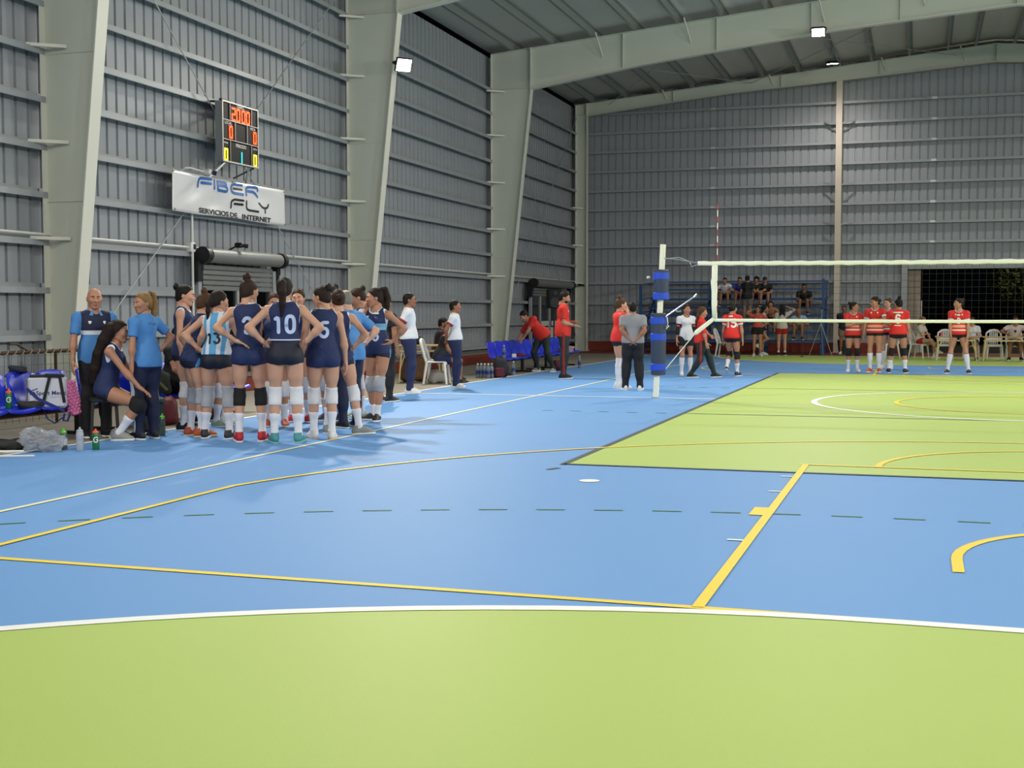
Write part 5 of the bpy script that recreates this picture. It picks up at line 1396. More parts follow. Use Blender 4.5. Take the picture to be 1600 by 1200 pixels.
    for c in clothes:
        k = c[0]; m = c[1]; o = None
        kw = c[2] if len(c) > 2 else {}
        if k in ('singlet', 'tshirt'):
            off = kw.get('off', .013); D = Tq.copy()
            for i in (0, 1):
                uu = kn[i]-hips[i]; D = smin(D, np.maximum(TH[i]+.006, plane(g, hips[i]+uu*.20, uu)), .04)
            if kw.get('loose'):
                ell(g, D, pel+up*.06*s, ((.160*B, .118*B, .20*s) if k == 'tshirt' else (.152*B, .110*B, .17*s)), RP, k=.05)
            if k == 'tshirt':
                ell(g, D, pel-up*.02*s-f0*(.012 if pz0 is None else 0), (.180*B if f_ else .174*B, .142*B, .26*s), RP, k=.04)
            if k == 'tshirt':
                sl = kw.get('sleeve', .55)
                for i in (0, 1):
                    d = UA[i]-.006; u = el[i]-sh[i]
                    d = np.maximum(d, plane(g, sh[i]+u*sl, u)); D = smin(D, d, .03)
            D = D-off
            hem = kw.get('hem', -.07 if k == 'singlet' else -.10)
            D = cut(D, pel+up*hem*s, -up)
            # neck opening
            Nc = g.new(); cone(g, Nc, nb+up*.01*s+fv*kw.get('vneck', .02)*s, nb+up*.2*s+fv*.02*s, (.062 if k == 'tshirt' else .072)*s, .10*s, k=0)
            D = np.maximum(D, -Nc)
            if k == 'singlet':
                for i, sg in ((0, -1), (1, 1)):
                    A = g.new(); cone(g, A, sh[i]+rv*sg*.012*s+up*.05*s, sh[i]+rv*sg*.030*s-up*.125*s, .052*s, .046*s, k=0); cone(g, A, sh[i]+rv*sg*.04*s+up*.06*s, sh[i]+rv*sg*.20*s-up*.15*s, .085*s, .15*s, k=0); D = np.maximum(D, -A)
            o = mesh_obj(kw.get('name', 'jersey' if k == 'singlet' else 'shirt'), *nets(D, g), m, t)
            if kw.get('trim'):
                reg = [('cone', nb+up*.01*s+fv*kw.get('vneck', .02)*s, nb+up*.2*s+fv*.02*s, (.062 if k == 'tshirt' else .072)*s, .10*s, .017)]
                for i, sg in ((0, -1), (1, 1)):
                    if k == 'singlet':
                        reg.append(('cone', sh[i]+rv*sg*.012*s+up*.05*s, sh[i]+rv*sg*.030*s-up*.125*s, .052*s, .046*s, .015)); reg.append(('cone', sh[i]+rv*sg*.04*s+up*.06*s, sh[i]+rv*sg*.20*s-up*.15*s, .085*s, .15*s, .012))
                    else:
                        u = el[i]-sh[i]; reg.append(('cuff', sh[i]+u*kw.get('sleeve', .55), nrm(u), .022, .095*s))
                if kw.get('hemline'): reg.append(('cuff', pel+up*hem*s, -up, .016, .5))
                o.data.materials[0] = trimmed(m, reg, kw['trim'], 'person %d' % len([q for q in COL.objects if q.name.startswith('person')]))
        elif k in ('shorts', 'looseshorts', 'skirt'):
            off = .007 if k == 'shorts' else .024; D = np.maximum(Tq, plane(g, pel+up*kw.get('waist', .075)*s, up)); tt = kw.get('len', .22 if k == 'shorts' else .62)
            for i in (0, 1):
                d = TH[i]; u = kn[i]-hips[i]; d = np.maximum(d, plane(g, hips[i]+u*tt, u)); D = smin(D, d, .02)
            D = D-off
            o = mesh_obj('shorts', *nets(D, g), m, t)
        elif k == 'pants':
            off = kw.get('off', .018); D = np.maximum(Tq, plane(g, pel+up*.06*s, up))
            for i in (0, 1):
                d = smin(TH[i], SK[i]+kw.get('taper', .0), .04); u = nrm(ank[i]-kn[i]); d = np.maximum(d, plane(g, ank[i]-u*.0+V3(0, 0, -.012), u)); D = smin(D, d, .015)
            D = D-off
            o = mesh_obj('trousers', *nets(D, g), m, t)
        elif k == 'socks':
            a, b = kw.get('a', .45), 1.05
            for i in (0, 1):
                if kw.get('only') is not None and kw['only'] != i: continue
                u = ank[i]-kn[i]; D = SK[i]-.0055; D = cut(D, kn[i]+u*a, -u); D = cut(D, kn[i]+u*b, u); mesh_obj('sock', *nets(D, g), m, t)
        elif k == 'kneepads':
            for i in (0, 1):
                u = kn[i]-hips[i]; v = ank[i]-kn[i]; D = L_[i].copy()
                f = nrm(V3(0, 1, 0)-nrm(v)*nrm(v)[1]); ell(g, D, kn[i]+f*.030*s, (.044*s, .036*s, .070*s), None, k=.03); D = D-.0105
                D = cut(D, kn[i]-nrm(u)*kw.get('up', .10)*s, -u); D = cut(D, kn[i]+nrm(v)*kw.get('dn', .10)*s, v)
                mesh_obj('kneepad', *nets(D, g), m, t)
        elif k == 'elbowpad':
            for i in kw.get('arms', (0, 1)):
                D = smin(UA[i], FA[i], .02)-.008; u = el[i]-sh[i]; v = wr[i]-el[i]; D = cut(D, el[i]-nrm(u)*.09*s, -u); D = cut(D, el[i]+nrm(v)*.13*s, v); mesh_obj('elbow_pad', *nets(D, g), m, t)
        elif k == 'shoes':
            up_, so_ = shoe_mesh(.008 if res < .02 else .011)
            for i, sg in ((0, -1), (1, 1)):
                yaw = toes[i] if toes[i] is not None else sg*12
                pit = 0.0
                if lift[i] > .02: pit = math.radians(-28)
                R = np.array(Matrix.Rotation(-math.radians(yaw), 3, 'Z') @ Matrix.Rotation(pit, 3, 'X'))*s
                if i == 0: R = R@np.diag((-1., 1, 1))
                o_ = ank[i]-V3(0, 0, .085*s); fl_ = (lambda q: q[:, ::-1]) if i == 0 else (lambda q: q)
                sh_o = mesh_obj('shoe', up_[0]@R.T+o_, fl_(up_[1]), m, t)
                mesh_obj('sole', so_[0]@R.T+o_, fl_(so_[1]), kw.get('sole', M_WHITE), sh_o)
        elif k == 'collar':
            mb = MB(); A = np.radians(np.linspace(24, 336, 27)); vs = []; rn = .058 if f_ else .064
            for a in A:
                rad = rv*math.sin(a)+fv*math.cos(a); fr = .5+.5*math.cos(a)
                top = nb+fv*.012*s+up*(.055-.035*fr)*s+rad*rn*s; bot = nb+fv*.012*s+up*(.012-.055*fr)*s+rad*(rn+.030+.012*fr)*s
                vs += [top, bot, bot-rad*.007, top-rad*.006]
            fs = []
            for q in range(len(A)-1):
                for e in range(4): fs.append((q*4+e, q*4+(e+1) % 4, q*4+4+(e+1) % 4, q*4+4+e))
            n_ = (len(A)-1)*4; fs += [(3, 2, 1, 0), (n_, n_+1, n_+2, n_+3)]
            mb.add([tuple(v) for v in vs], fs); mb.build('collar', m, t, smooth=True)
        elif k == 'sidestripe':
            for i, sg in ((0, -1), (1, 1)):
                d = smin(TH[i], SK[i], .04)-.027; u = kn[i]-hips[i]
                e = np.abs(plane(g, (hips[i]+kn[i])/2+f0*.0, f0))-.028; w_ = -plane(g, kn[i]+r0*sg*.015, r0*sg)
                D = np.maximum(np.maximum(d, e), w_); D = cut(D, hips[i]+V3(0, 0, .02), -u); D = cut(D, ank[i]+V3(0, 0, .0), ank[i]-kn[i])
                mesh_obj('side_stripe', *nets(D, g), m, t)
        elif k == 'shortstripe':
            for i, sg in ((0, -1), (1, 1)):
                d = smin(TH[i], Tq, .02)-.0095; u = kn[i]-hips[i]
                e = np.abs(plane(g, hips[i], f0))-.024; w_ = -plane(g, hips[i]+r0*sg*.03, r0*sg)
                D = np.maximum(np.maximum(d, e), w_); D = cut(D, hips[i]+V3(0, 0, .05), -u*-1 if False else V3(0, 0, 1)); D = cut(D, hips[i]+u*kw.get('len', .22), u)
                mesh_obj('side_stripe', *nets(D, g), m, t)
        if o is not None: objs[k] = o
        # printing on the garment
        for pr in kw.get('print', ()):
            print_on(o, pr, J, t)
    if extras: extras(t, J, handM)
    return t

DIG = {'0': [[(-.5, -.6), (-.5, .6), (-.25, 1), (.25, 1), (.5, .6), (.5, -.6), (.25, -1), (-.25, -1), (-.5, -.6)]], '1': [[(-.35, .65), (.05, .95), (.05, -1)]], '2': [[(-.5, .55), (-.25, .95), (.25, .95), (.5, .6), (.4, .15), (-.5, -.95), (.55, -.95)]],
       '3': [[(-.5, .9), (.5, .9), (0, .15), (.35, .1), (.5, -.3), (.45, -.7), (.15, -1), (-.3, -.95), (-.5, -.7)]], '5': [[(.5, .95), (-.4, .95), (-.45, .1), (.2, .2), (.5, -.1), (.5, -.6), (.2, -.98), (-.25, -.98), (-.5, -.7)]],
       '6': [[(.45, .75), (.2, .98), (-.25, .98), (-.5, .6), (-.5, -.6), (-.25, -.98), (.25, -.98), (.5, -.6), (.5, -.25), (.25, .1), (-.25, .1), (-.5, -.2)]], '9': [[(-.45, -.75), (-.2, -.98), (.25, -.98), (.5, -.6), (.5, .6), (.25, .98), (-.25, .98), (-.5, .6), (-.5, .25), (-.25, -.1), (.25, -.1), (.5, .2)]],
       '7': [[(-.5, .95), (.5, .95), (-.1, -1)]], '-': [[(-.5, 0), (.5, 0)]], '8': [[(0, .05), (.4, .3), (.4, .75), (.2, .98), (-.2, .98), (-.4, .75), (-.4, .3), (0, .05), (.5, -.25), (.5, -.7), (.25, -.98), (-.25, -.98), (-.5, -.7), (-.5, -.25), (0, .05)]]}
def chaikin(P, n=2):
    for _ in range(n):
        cl = P[0] == P[-1]; Q = [] if cl else [P[0]]
        for a, b in zip(P[:-1], P[1:]): Q += [(a[0]*.75+b[0]*.25, a[1]*.75+b[1]*.25), (a[0]*.25+b[0]*.75, a[1]*.25+b[1]*.75)]
        if cl: Q.append(Q[0])
        else: Q = [P[0]]+Q[2:-1]+[P[-1]]
        P = Q
    return P
def print_on(garment, pr, J, t):
    """pr: (text or strokes, face 'back'/'front', (u, v) centre on the chest frame, height, stroke width, material, name)"""
    what, face, (cu, cv), h, w, m, nm = pr
    bvh = BVHTree.FromPolygons([v.co[:] for v in garment.data.vertices], [tuple(p.vertices) for p in garment.data.polygons])
    rv, fv, up, s = J['rv'], J['fv'], J['up'], J['s']
    sg = -1 if face == 'back' else 1
    ex = rv*(1 if face == 'back' else -1); n = fv*sg
    st = []
    if isinstance(what, str):
        adv = h*.72; x0 = -adv*(len(what)-1)/2
        for i, ch in enumerate(what):
            for pl in DIG[ch]: st.append(chaikin([(x0+i*adv+px*h*.46, py*h/2*.96) for px, py in pl]))
    else: st = what
    vs, fs = stroke_faces(st, w, .012)
    org = J['chest']
    out = []; last = None
    for x, y in vs:
        p = org+ex*(cu+x)*s+up*(cv+y)*s+n*.6
        r = bvh.ray_cast(Vector(p), Vector(-n), 1.0)
        if r[0] is not None: q = np.array(r[0])+n*.0045; last = (q-p)@n
        else: q = p+n*(last if last is not None else -.45)
        out.append(tuple(q))
    mb = MB(); mb.add(out, fs); mb.build(nm, m, t)
# ================================================================ CLOTH PALETTE
M_NAVYJ = mat('navy jersey cloth', '#172752', .75, bump=.8, bscale=22, var=.06, vscale=5)
M_SHORT = mat('dark navy spandex', '#0c1126', .65, bump=.15, bscale=30)
M_NAVYP2 = mat('navy tracksuit cloth', '#131b3a', .75, bump=.8, bscale=14)
M_NAVYP3 = mat('navy chino cloth', '#172149', .75, bump=.8, bscale=14)
M_BLKC = mat('black cloth', '#131316', .8, bump=.7, bscale=16)
M_PADW = mat('white kneepad cloth', '#d6d6d8', .85, bump=.25, bscale=70)
M_PADG = mat('grey kneepad cloth', '#a5a7ab', .85, bump=.25, bscale=70)
M_PADB = mat('black kneepad cloth', '#111113', .85, bump=.2, bscale=70)
M_SOCK = mat('white sock cloth', '#dadbe0', .9, bump=.25, bscale=90)
M_NUM = mat('pale number print', '#b9c6e2', .6); M_WNUM = mat('white number print', '#ece6e2', .6); M_DNUM = mat('dark number print', '#12182a', .6)
M_PIPE = mat('white piping', '#d9dbe6', .7)
M_SKYT = mat('sky blue cloth', '#4a86c2', .75, bump=.8, bscale=16, var=.04, vscale=4)
M_WPOLO = mat('white polo cloth', '#dcdde0', .8, bump=.7, bscale=16)
M_REDC = mat('red polo cloth', '#d0281c', .75, bump=.8, bscale=16, var=.05, vscale=5)
M_REDJ = mat('red jersey cloth', '#d8261c', .7, bump=.7, bscale=18, var=.05, vscale=5)
M_GREYP = mat('grey polo cloth', '#84858a', .8, bump=.7, bscale=18, var=.06, vscale=5)
M_DKGRN = mat('dark green track cloth', '#14241f', .75, bump=.7, bscale=14)
M_REDST = mat('dark red stripe', '#8a1f1c', .75)
M_LBST = mat('light blue stripe', '#3f86b8', .7); M_GRST = mat('pale grey stripe', '#aeb8c2', .7)
M_POLO1 = band_mat('sky polo with navy chest', '#4682c0', [('absx', -1, .158, '#161d3c', 'z', 1.175, 1.40), ('absx', -1, .165, '#d8dce4', 'z', 1.135, 1.180)])
M_J13 = band_mat('striped sky and white jersey', '#5aa2cc', [('absx', .040, .085, '#d6dce4'), ('absx', .125, .30, '#d6dce4')])
M_JBAND = band_mat('navy jersey with pale chest band', '#172752', [('z', 1.155, 1.235, '#7fb4cf', 'y', 0, 1), ('z', 1.178, 1.212, '#b9d2dc', 'x', -.02, .3, 'y', 0, 1)])
M_RSTR = band_mat('red jersey with white hoops', '#d42a20', [('z', .955, .99, '#e6d3c4', 'y', 0, 1), ('z', 1.03, 1.085, '#e2a68e', 'y', 0, 1), ('z', 1.125, 1.15, '#e0806c', 'y', 0, 1)])
M_OSH = mat('orange shoe', '#b8502c', .6, var=.5, vscale=25); M_RSH = mat('red shoe', '#b01726', .55, var=.15, vscale=25); M_TSH = mat('teal shoe', '#3f8a8c', .55, var=.3, vscale=30)
M_WSH = mat('white shoe', '#d8d8d6', .55); M_GSH = mat('grey shoe', '#8d8d88', .6, var=.15, vscale=30); M_BSH = mat('black shoe', '#17171a', .55, var=.3, vscale=20)
M_BWSH = mat('black and cream shoe', '#2a2826', .55, var=.9, vscale=14); M_GRSH = mat('pale green shoe', '#9fb09a', .6, var=.2, vscale=20); M_NSH = mat('navy shoe', '#232a44', .55, var=.3, vscale=20)
M_GUM = mat('gum sole', '#c9a87c', .6); M_LSOLE = mat('pale green sole', '#c9d8b4', .6)
SH = lambda m, s=M_WHITE: ('shoes', m, dict(sole=s))
def nump(n, v=-.02, h=.17, w=.036, m=M_NUM, face='back', u=0.0): return (n, face, (u, v), h, w, m, 'number')
def dash(u, v, h=.018, w=.03, n=4, face='front', m=None):
    return ([[(-w*n/2+w*k, 0), (-w*n/2+w*k+w*.6, 0)] for k in range(n)], face, (u, v), h, h, m or M_WNUM, 'sponsor_mark')
def crest(u, v, m=None, face='front', r=.018):
    return ([[(-r*.6, r*.5), (r*.6, r*.5)], [(-r*.5, 0), (r*.5, 0)], [(-r*.15, -r*.6), (r*.15, -r*.6)]], face, (u, v), r, r*.8, m or M_WNUM, 'crest')
NV = 'navy players in the team huddle'; RD = 'players in red on the court'
def kit(j=None, hem=-.08, waist=.075, pads=M_PADW, shoe=M_BSH, sole=M_WHITE, num=None, pad=dict(), prints=(), stripe=False, sock=.45, front=()):
    pr = list(prints)
    if num: pr.append(nump(num))
    c = [('singlet', j or M_NAVYJ, dict(hem=hem, trim=M_PIPE, loose=True, print=pr, hemline=hem > .1)), ('shorts', M_SHORT, dict(len=.20, waist=waist)), ('kneepads', pads, pad), ('socks', M_SOCK, dict(a=sock)), SH(shoe, sole)]
    if stripe: c.append(('shortstripe', M_LBST))
    return c

def beard_mesh():
    g = Grid((-.10, -.06, -.15), (.10, .14, .02), .008); D = g.new()
    ell(g, D, (0, .034, -.055), (.066, .070, .066), k=0); D = np.maximum(D, plane(g, (0, .05, -.045), (0, .35, 1))); D = np.maximum(D, -plane(g, (0, -.01, 0), (0, 1, 0)))
    return nets(D, g)
# ---------------- the huddle on the left
person('bald coach in sky polo with navy chest standing at the bench', -5.60, .89, 128, 1.68, 'm', res=.013, hands=((-.27, .16, .78), (.29, .10, .77)), hair=('bald', 'dark'), skin_t='mid', head=(-8, 4), build=.94,
       clothes=[('tshirt', M_POLO1, dict(loose=True, sleeve=.70, print=[crest(-.08, .07), crest(.085, .07)])), ('collar', M_SKYT), ('pants', M_BLKC), SH(M_BSH)])
person('blond ponytail woman in sky shirt looking back over her shoulder', -4.95, .88, -72, 1.62, 'f', res=.013, twist=8, head=(88, 4), hands=((-.25, -.06, .76), 'hip'), hair=('highpony', 'blond'), skin_t='mid',
       clothes=[('tshirt', M_SKYT, dict(loose=True, sleeve=.62, hem=-.10, print=[([[(-.07, 0), (-.045, .02), (-.03, 0)], [(-.01, .01), (.02, -.01)], [(.04, .01), (.07, -.01)]], 'back', (.02, .10), .02, .010, mat('blue back print', '#2f66a8', .7), 'back_lettering')])), ('pants', M_NAVYP2, dict(off=.022)), ('sidestripe', M_GRST), SH(M_BSH)])
person('seated player with long dark hair leaning forward on the bench', -5.32, .68, 70, 1.70, 'f', res=.013, lean=13, pz=.56, feet=((-.16, .08), (.12, .16)), head=(-5, 5), hands=('knee', (.20, .50, .50)), hdir=(None, (.2, .8, -.5)), elbow=(None, (.5, -.3, -.6)), hair=('verylong', 'dark'), skin_t='mid',
       clothes=kit(pads=M_PADB, shoe=M_GSH))
person('player with high dark bun at the back left of the huddle', -5.12, 1.90, 70, 1.73, 'f', hair=('bun', 'black'), head=(0, 8), group=None, clothes=kit())
person('player with blondish bun and orange shoes, hand on hip', -4.60, 1.27, 38, 1.64, 'f', res=.013, lean=14, head=(-5, 14), hands=('hip', 'hip'), hair=('topbun', 'ltbrown'), feet=((-.13, .0), (.10, .04)),
       clothes=kit(shoe=M_OSH, pads=M_PADG, stripe=True, sole=M_LSOLE))
person('player number 13 in striped sky and white jersey with a braid', -4.24, 1.16, -8, 1.65, 'f', res=.013, lean=4, head=(-38, 10), hands=('hip', 'front'), hair=('braid', 'dark'), feet=((-.15, 0), (.15, -.04)), build=1.05,
       clothes=kit(M_J13, hem=.02, waist=.09, pads=M_PADG, shoe=M_BWSH, pad=dict(up=.13, dn=.13), prints=[nump('13', -.09, .12, .026, M_DNUM)]))
person('tall player number 2 with a hand behind her back and red shoes', -3.74, .97, -24, 1.76, 'f', res=.013, head=(-32, 10), hands=('hipback', 'hip'), hair=('topbun', 'brown'), feet=((-.11, -.02), (.13, .03)), build=.95,
       clothes=kit(pads=M_PADB, shoe=M_RSH, num='2', hem=-.13, pad=dict(up=.09, dn=.11)))
person('player number 10 with long dark ponytail and both hands on hips', -3.31, .97, -25, 1.78, 'f', res=.013, head=(-6, 3), hands=('hip', 'hip'), hair=('ponytail', 'dark'), feet=((-.12, 0), (.13, 0)), build=1.06,
       clothes=kit(shoe=M_TSH, num='10', hem=.11, waist=.15, sole=mat('teal sole', '#7fb3a8', .6)))
person('player number 5 with dark bun and arms hanging, back to the viewer', -3.10, 1.44, -32, 1.70, 'f', res=.013, head=(45, 10), hands=('down', (.26, .02, .80)), hair=('bun', 'dark'), feet=((-.10, .10), (.08, -.04)), build=1.03,
       clothes=kit(shoe=M_WSH, sole=M_GUM, num='5', hem=-.14))
person('player stepping out in grey shoes beside the grey haired coach', -3.22, 2.02, -8, 1.68, 'f', res=.014, head=(25, 12), hands=('hip', 'hip'), hair=('lowbun', 'brown'), feet=((-.14, .05), (.26, -.02)), toes=(-5, 72), pelx=.02, clothes=kit(shoe=M_GSH, stripe=True))
person('grey haired coach in sky shirt inside the huddle', -3.42, 2.78, -62, 1.68, 'm', res=.014, head=(5, 14), lean=6, hands=('front', 'hip'), hair=('balding', 'grey'), skin_t='pink', clothes=[('tshirt', M_SKYT, dict(loose=True, sleeve=.7, hem=-.12)), ('pants', M_NAVYP2), SH(M_BSH)])
person('player looking down with hair tied back, left of number 15', -3.86, 4.02, -128, 1.72, 'f', res=.013, head=(-6, 22), hair=('bun', 'brown'), hands=('front', 'hip'), clothes=kit(M_JBAND, shoe=M_GRSH))
person('ponytailed navy player number 15 with one hand at her mouth', -3.47, 3.72, -172, 1.72, 'f', res=.013, head=(-48, 6), lean=3, hands=('hip', 'mouth'), hair=('highpony', 'dark'), feet=((-.02, .06), (.12, -.08)), knee=((-.3, 1, 0), (.3, 1, 0)), toes=(-20, 40), skin_t='mid',
       clothes=kit(M_JBAND, pads=M_PADG, shoe=M_BSH, stripe=True, sock=.66, prints=[nump('15', -.14, .12, .026, M_NUM, 'front'), crest(-.07, .10), dash(.04, .145, .02, .03, 3)]))
person('player facing the viewer between number 2 and number 10', -4.32, 2.62, 158, 1.64, 'f', hair=('lowbun', 'brown'), head=(6, 10), skin_t='mid', clothes=kit(shoe=M_OSH))
person('player covering her mouth, facing the viewer beyond number 10', -4.34, 3.27, 165, 1.70, 'f', hair=('bun', 'brown'), head=(0, 4), hands=('down', 'mouth'), clothes=kit(shoe=M_RSH))
person('brown haired player half hidden between the bun player and number 13', -4.98, 2.45, 85, 1.60, 'f', hair=('lowbun', 'dark'), head=(-10, 8), skin_t='mid', clothes=kit(shoe=M_GRSH))
person('player half hidden behind the grey haired coach', -4.02, 3.55, 178, 1.74, 'f', hair=('bun', 'dark'), head=(-15, 14), clothes=kit(shoe=M_NSH))
person('dark haired person seated far back on the bench', -5.98, 2.95, 88, 1.66, 'm', pz=.50, feet=((-.12, .42), (.12, .42)), lean=12, hands=('lap', 'lap'), hair=('short', 'black'), skin_t='mid', clothes=[('tshirt', M_BLKC, {}), ('pants', M_BLKC), SH(M_BSH)])

# ---------------- officials and people along the left side
def glasses(t, J, hm):
    mb = MB(); HB, hc = J['HB'], J['hc']
    for sg in (-1, 1):
        mb.tube([(sg*.031+.021*math.cos(a), .106, .006+.015*math.sin(a)) for a in np.linspace(0, 6.28, 13)[:-1]], .0022, 5, closed=True); mb.tube([(sg*.052, .104, .01), (sg*.078, .02, .008)], .002, 5)
    mb.tube([(-.010, .108, .01), (.010, .108, .01)], .002, 5); mb.v = [tuple(HB@np.array(v)+hc) for v in mb.v]; mb.build('glasses', M_BLACK, t)
person('referee in white polo and glasses standing beside number 15', -5.20, 8.92, 72, 1.74, 'm', hands=('back', 'back'), hair=('short', 'black'), skin_t='tan', head=(2, 0), lean=-2, extras=glasses,
       clothes=[('tshirt', M_WPOLO, dict(sleeve=.6, hem=-.02, trim=mat('red cuff', '#a83030', .7))), ('collar', M_WPOLO), ('pants', M_NAVYP3), SH(M_WSH)])
person('boy in white polo standing before the long haired girl', -4.96, 10.51, 75, 1.63, 'm', hands=('back', 'back'), hair=('short', 'black'), skin_t='tan', lean=-3, build=.92,
       clothes=[('tshirt', M_WPOLO, dict(sleeve=.55, hem=-.01, trim=mat('red cuff', '#a83030', .7))), ('collar', M_WPOLO), ('pants', M_NAVYP3), SH(M_WSH)])
person('long haired girl seated on the white chair behind the referees', -5.80, 11.86, 78, 1.58, 'f', pz=.53, feet=((-.10, .40), (.10, .40)), lean=20, head=(5, 5), hands=('lap', 'lap'), hair=('long', 'ltbrown'), skin_t='tan',
       clothes=[('tshirt', band_mat('black and red shirt', '#16161b', [('z', .93, 1.2, '#b92a22', 'absx', .10, .4)]), {}), ('looseshorts', M_NAVYP3), SH(M_BSH)])
person('dark shirted man seated behind the long haired girl', -6.22, 12.85, 65, 1.68, 'm', pz=.55, feet=((-.12, .40), (.12, .40)), lean=10, hands=('lap', 'lap'), head=(-10, 10), hair=('short', 'black'), skin_t='tan', clothes=[('tshirt', mat('dark plum cloth', '#1d1620', .8), {}), ('pants', M_BLKC), SH(M_BSH)])
plastic_chair('white plastic chair under the dark shirted man', (-6.28, 12.80, 0), -math.radians(65))
person('curly haired person in black half hidden behind number 15', -4.80, 6.95, 20, 1.66, 'm', hair=('curly', 'dark'), skin_t='tan', clothes=[('tshirt', M_BLKC, {}), ('pants', M_BLKC), SH(M_BSH)])
person('man in red shirt bending over the far blue seats', -5.32, 17.25, -158, 1.72, 'm', res=.019, lean=34, side=34, pz=.86, pelx=-.02, feet=((-.34, .02), (.10, .05)), head=(-20, 40), hands=((.30, .34, .80), (.46, .30, .78)), hair=('short', 'black'), skin_t='mid', neck=.3,
       clothes=[('tshirt', M_REDC, dict(loose=True, sleeve=.7, print=[crest(-.08, .08), crest(.08, .08)])), ('pants', M_DKGRN, dict(off=.014)), SH(M_GSH)])
person('bearded man in red polo with dark green trousers, hands before him', -3.99, 14.27, 78, 1.84, 'm', res=.018, hands=((-.09, .21, 1.12), (.07, .23, 1.05)), elbow=((-.5, -1, -.4), (.5, -1, -.4)), hdir=((.8, .4, .1), (-.8, .4, -.1)), head=(-2, 14), hair=('short', 'black'), skin_t='mid',
       clothes=[('tshirt', M_REDC, dict(loose=True, sleeve=.72, hem=-.12, print=[crest(-.08, .08), crest(.08, .08)])), ('collar', M_REDC), ('pants', M_DKGRN), ('sidestripe', M_REDST), SH(M_BSH)],
       extras=lambda t, J, hm: mesh_obj('beard', *(lambda VQ: (VQ[0]@J['HB'].T+J['hc'], VQ[1]))(beard_mesh()), hairm('dark'), t))
# ---------------- people in red and officials by the net
J_RED = lambda num=None, m=M_REDJ, pads=M_PADB, shoe=M_BSH, prints=(), sock=.45, **k: [('tshirt', m, dict(loose=True, sleeve=.60, hem=-.06, vneck=.03, trim=M_PIPE, print=list(prints)+([nump(num, 0.0, .19, .04, M_WNUM)] if num else []))), ('shorts', M_BLKC, dict(len=.22)), ('socks', M_SOCK, dict(a=sock)), SH(shoe)]+([('kneepads', pads)] if pads else [])
person('red player with a high bun touching her face beside the grey polo man', -2.12, 11.36, 55, 1.66, 'f', res=.018, hands=((-.06, .20, 1.0), 'mouth'), head=(0, 5), hair=('topbun', 'ltbrown'), build=1.08, clothes=J_RED(pads=M_PADW, shoe=M_WSH, sock=.12, prints=[dash(0, -.16, .03, .05, 3)]))
person('stocky man in grey polo with hands clasped behind his back', -1.77, 10.86, -14, 1.60, 'm', res=.018, hands=('back', 'back'), hair=('buzz', 'black'), skin_t='tan', build=1.10, feet=((-.13, .02), (.13, 0)), clothes=[('tshirt', M_GREYP, dict(loose=True, sleeve=.62, hem=-.04)), ('collar', M_GREYP), ('pants', M_BLKC, dict(off=.024)), SH(M_WSH)])
person('player in white shirt with black arm sleeves beyond the net post', -1.80, 16.31, 150, 1.57, 'f', res=.02, hair=('lowbun', 'brown'), head=(10, 0), skin_t='mid', hands=('down', 'down'), clothes=[('tshirt', M_WPOLO, dict(loose=True, trim=M_REDST)), ('looseshorts', M_BLKC, dict(len=.4)), ('elbowpad', M_PADB), ('socks', M_SOCK, dict(a=.1)), SH(M_WSH)])
person('long haired woman in red jacket walking past the net post', -1.35, 15.59, 78, 1.57, 'f', res=.019, hair=('long', 'ltbrown'), head=(-5, 8), skin_t='mid', hands=((-.16, .22, .98), (.22, .12, .76)), feet=((-.07, .28), (.08, -.22)), lift=(0, .0), clothes=[('tshirt', M_REDC, dict(loose=True, sleeve=1.0, hem=-.09)), ('pants', M_DKGRN), ('sidestripe', M_REDST), SH(M_BSH)])
person('red player number 15 walking away behind the net side band', -.82, 16.31, 12, 1.60, 'f', res=.019, hair=('lowbun', 'black'), head=(-10, 10), skin_t='mid', hands=('down', (.26, .06, .80)), feet=((-.08, -.06, .06), (.10, .10)), lift=(.06, 0), pely=.05, clothes=J_RED('15', shoe=M_NSH, prints=[dash(0, .16, .03, .03, 3, 'back'), ]))
# ---------------- players in red on the far half
person('red player with dark bun holding her forearm, looking right', 1.56, 19.15, 172, 1.64, 'f', res=.02, hair=('bun', 'dark'), head=(68, 0), skin_t='mid', hands=('down', 'cross'), clothes=J_RED(m=M_RSTR, shoe=M_WSH, prints=[nump('2', -.03, .12, .028, M_WNUM, 'front'), crest(.07, .10)]))
person('taller red player in hooped jersey gesturing with one hand', 2.05, 18.98, 188, 1.76, 'f', res=.02, hair=('lowbun', 'dark'), head=(-42, 14), skin_t='mid', hands=((-.02, .26, 1.20), 'down'), clothes=J_RED(m=M_RSTR, pads=None, sock=.08, shoe=M_OSH, prints=[crest(-.07, .10), crest(.07, .10)]))
person('red player half hidden behind the two red players', 2.28, 20.74, 200, 1.74, 'f', res=.022, hair=('bun', 'ltbrown'), head=(-10, 4), clothes=J_RED(m=M_RSTR, pads=None, sock=.08, shoe=M_WSH))
person('red player number 6 with her back to the viewer', 2.56, 18.80, 4, 1.72, 'f', res=.02, hair=('topbun', 'black'), head=(35, 6), skin_t='mid', hands=((-.14, .25, 1.05), 'down'), feet=((-.20, .04), (.16, 0)), build=1.05,
       clothes=J_RED('6', shoe=M_BSH, prints=[dash(0, .145, .030, .03, 7, 'back'), dash(0, -.15, .02, .03, 5, 'back')]))
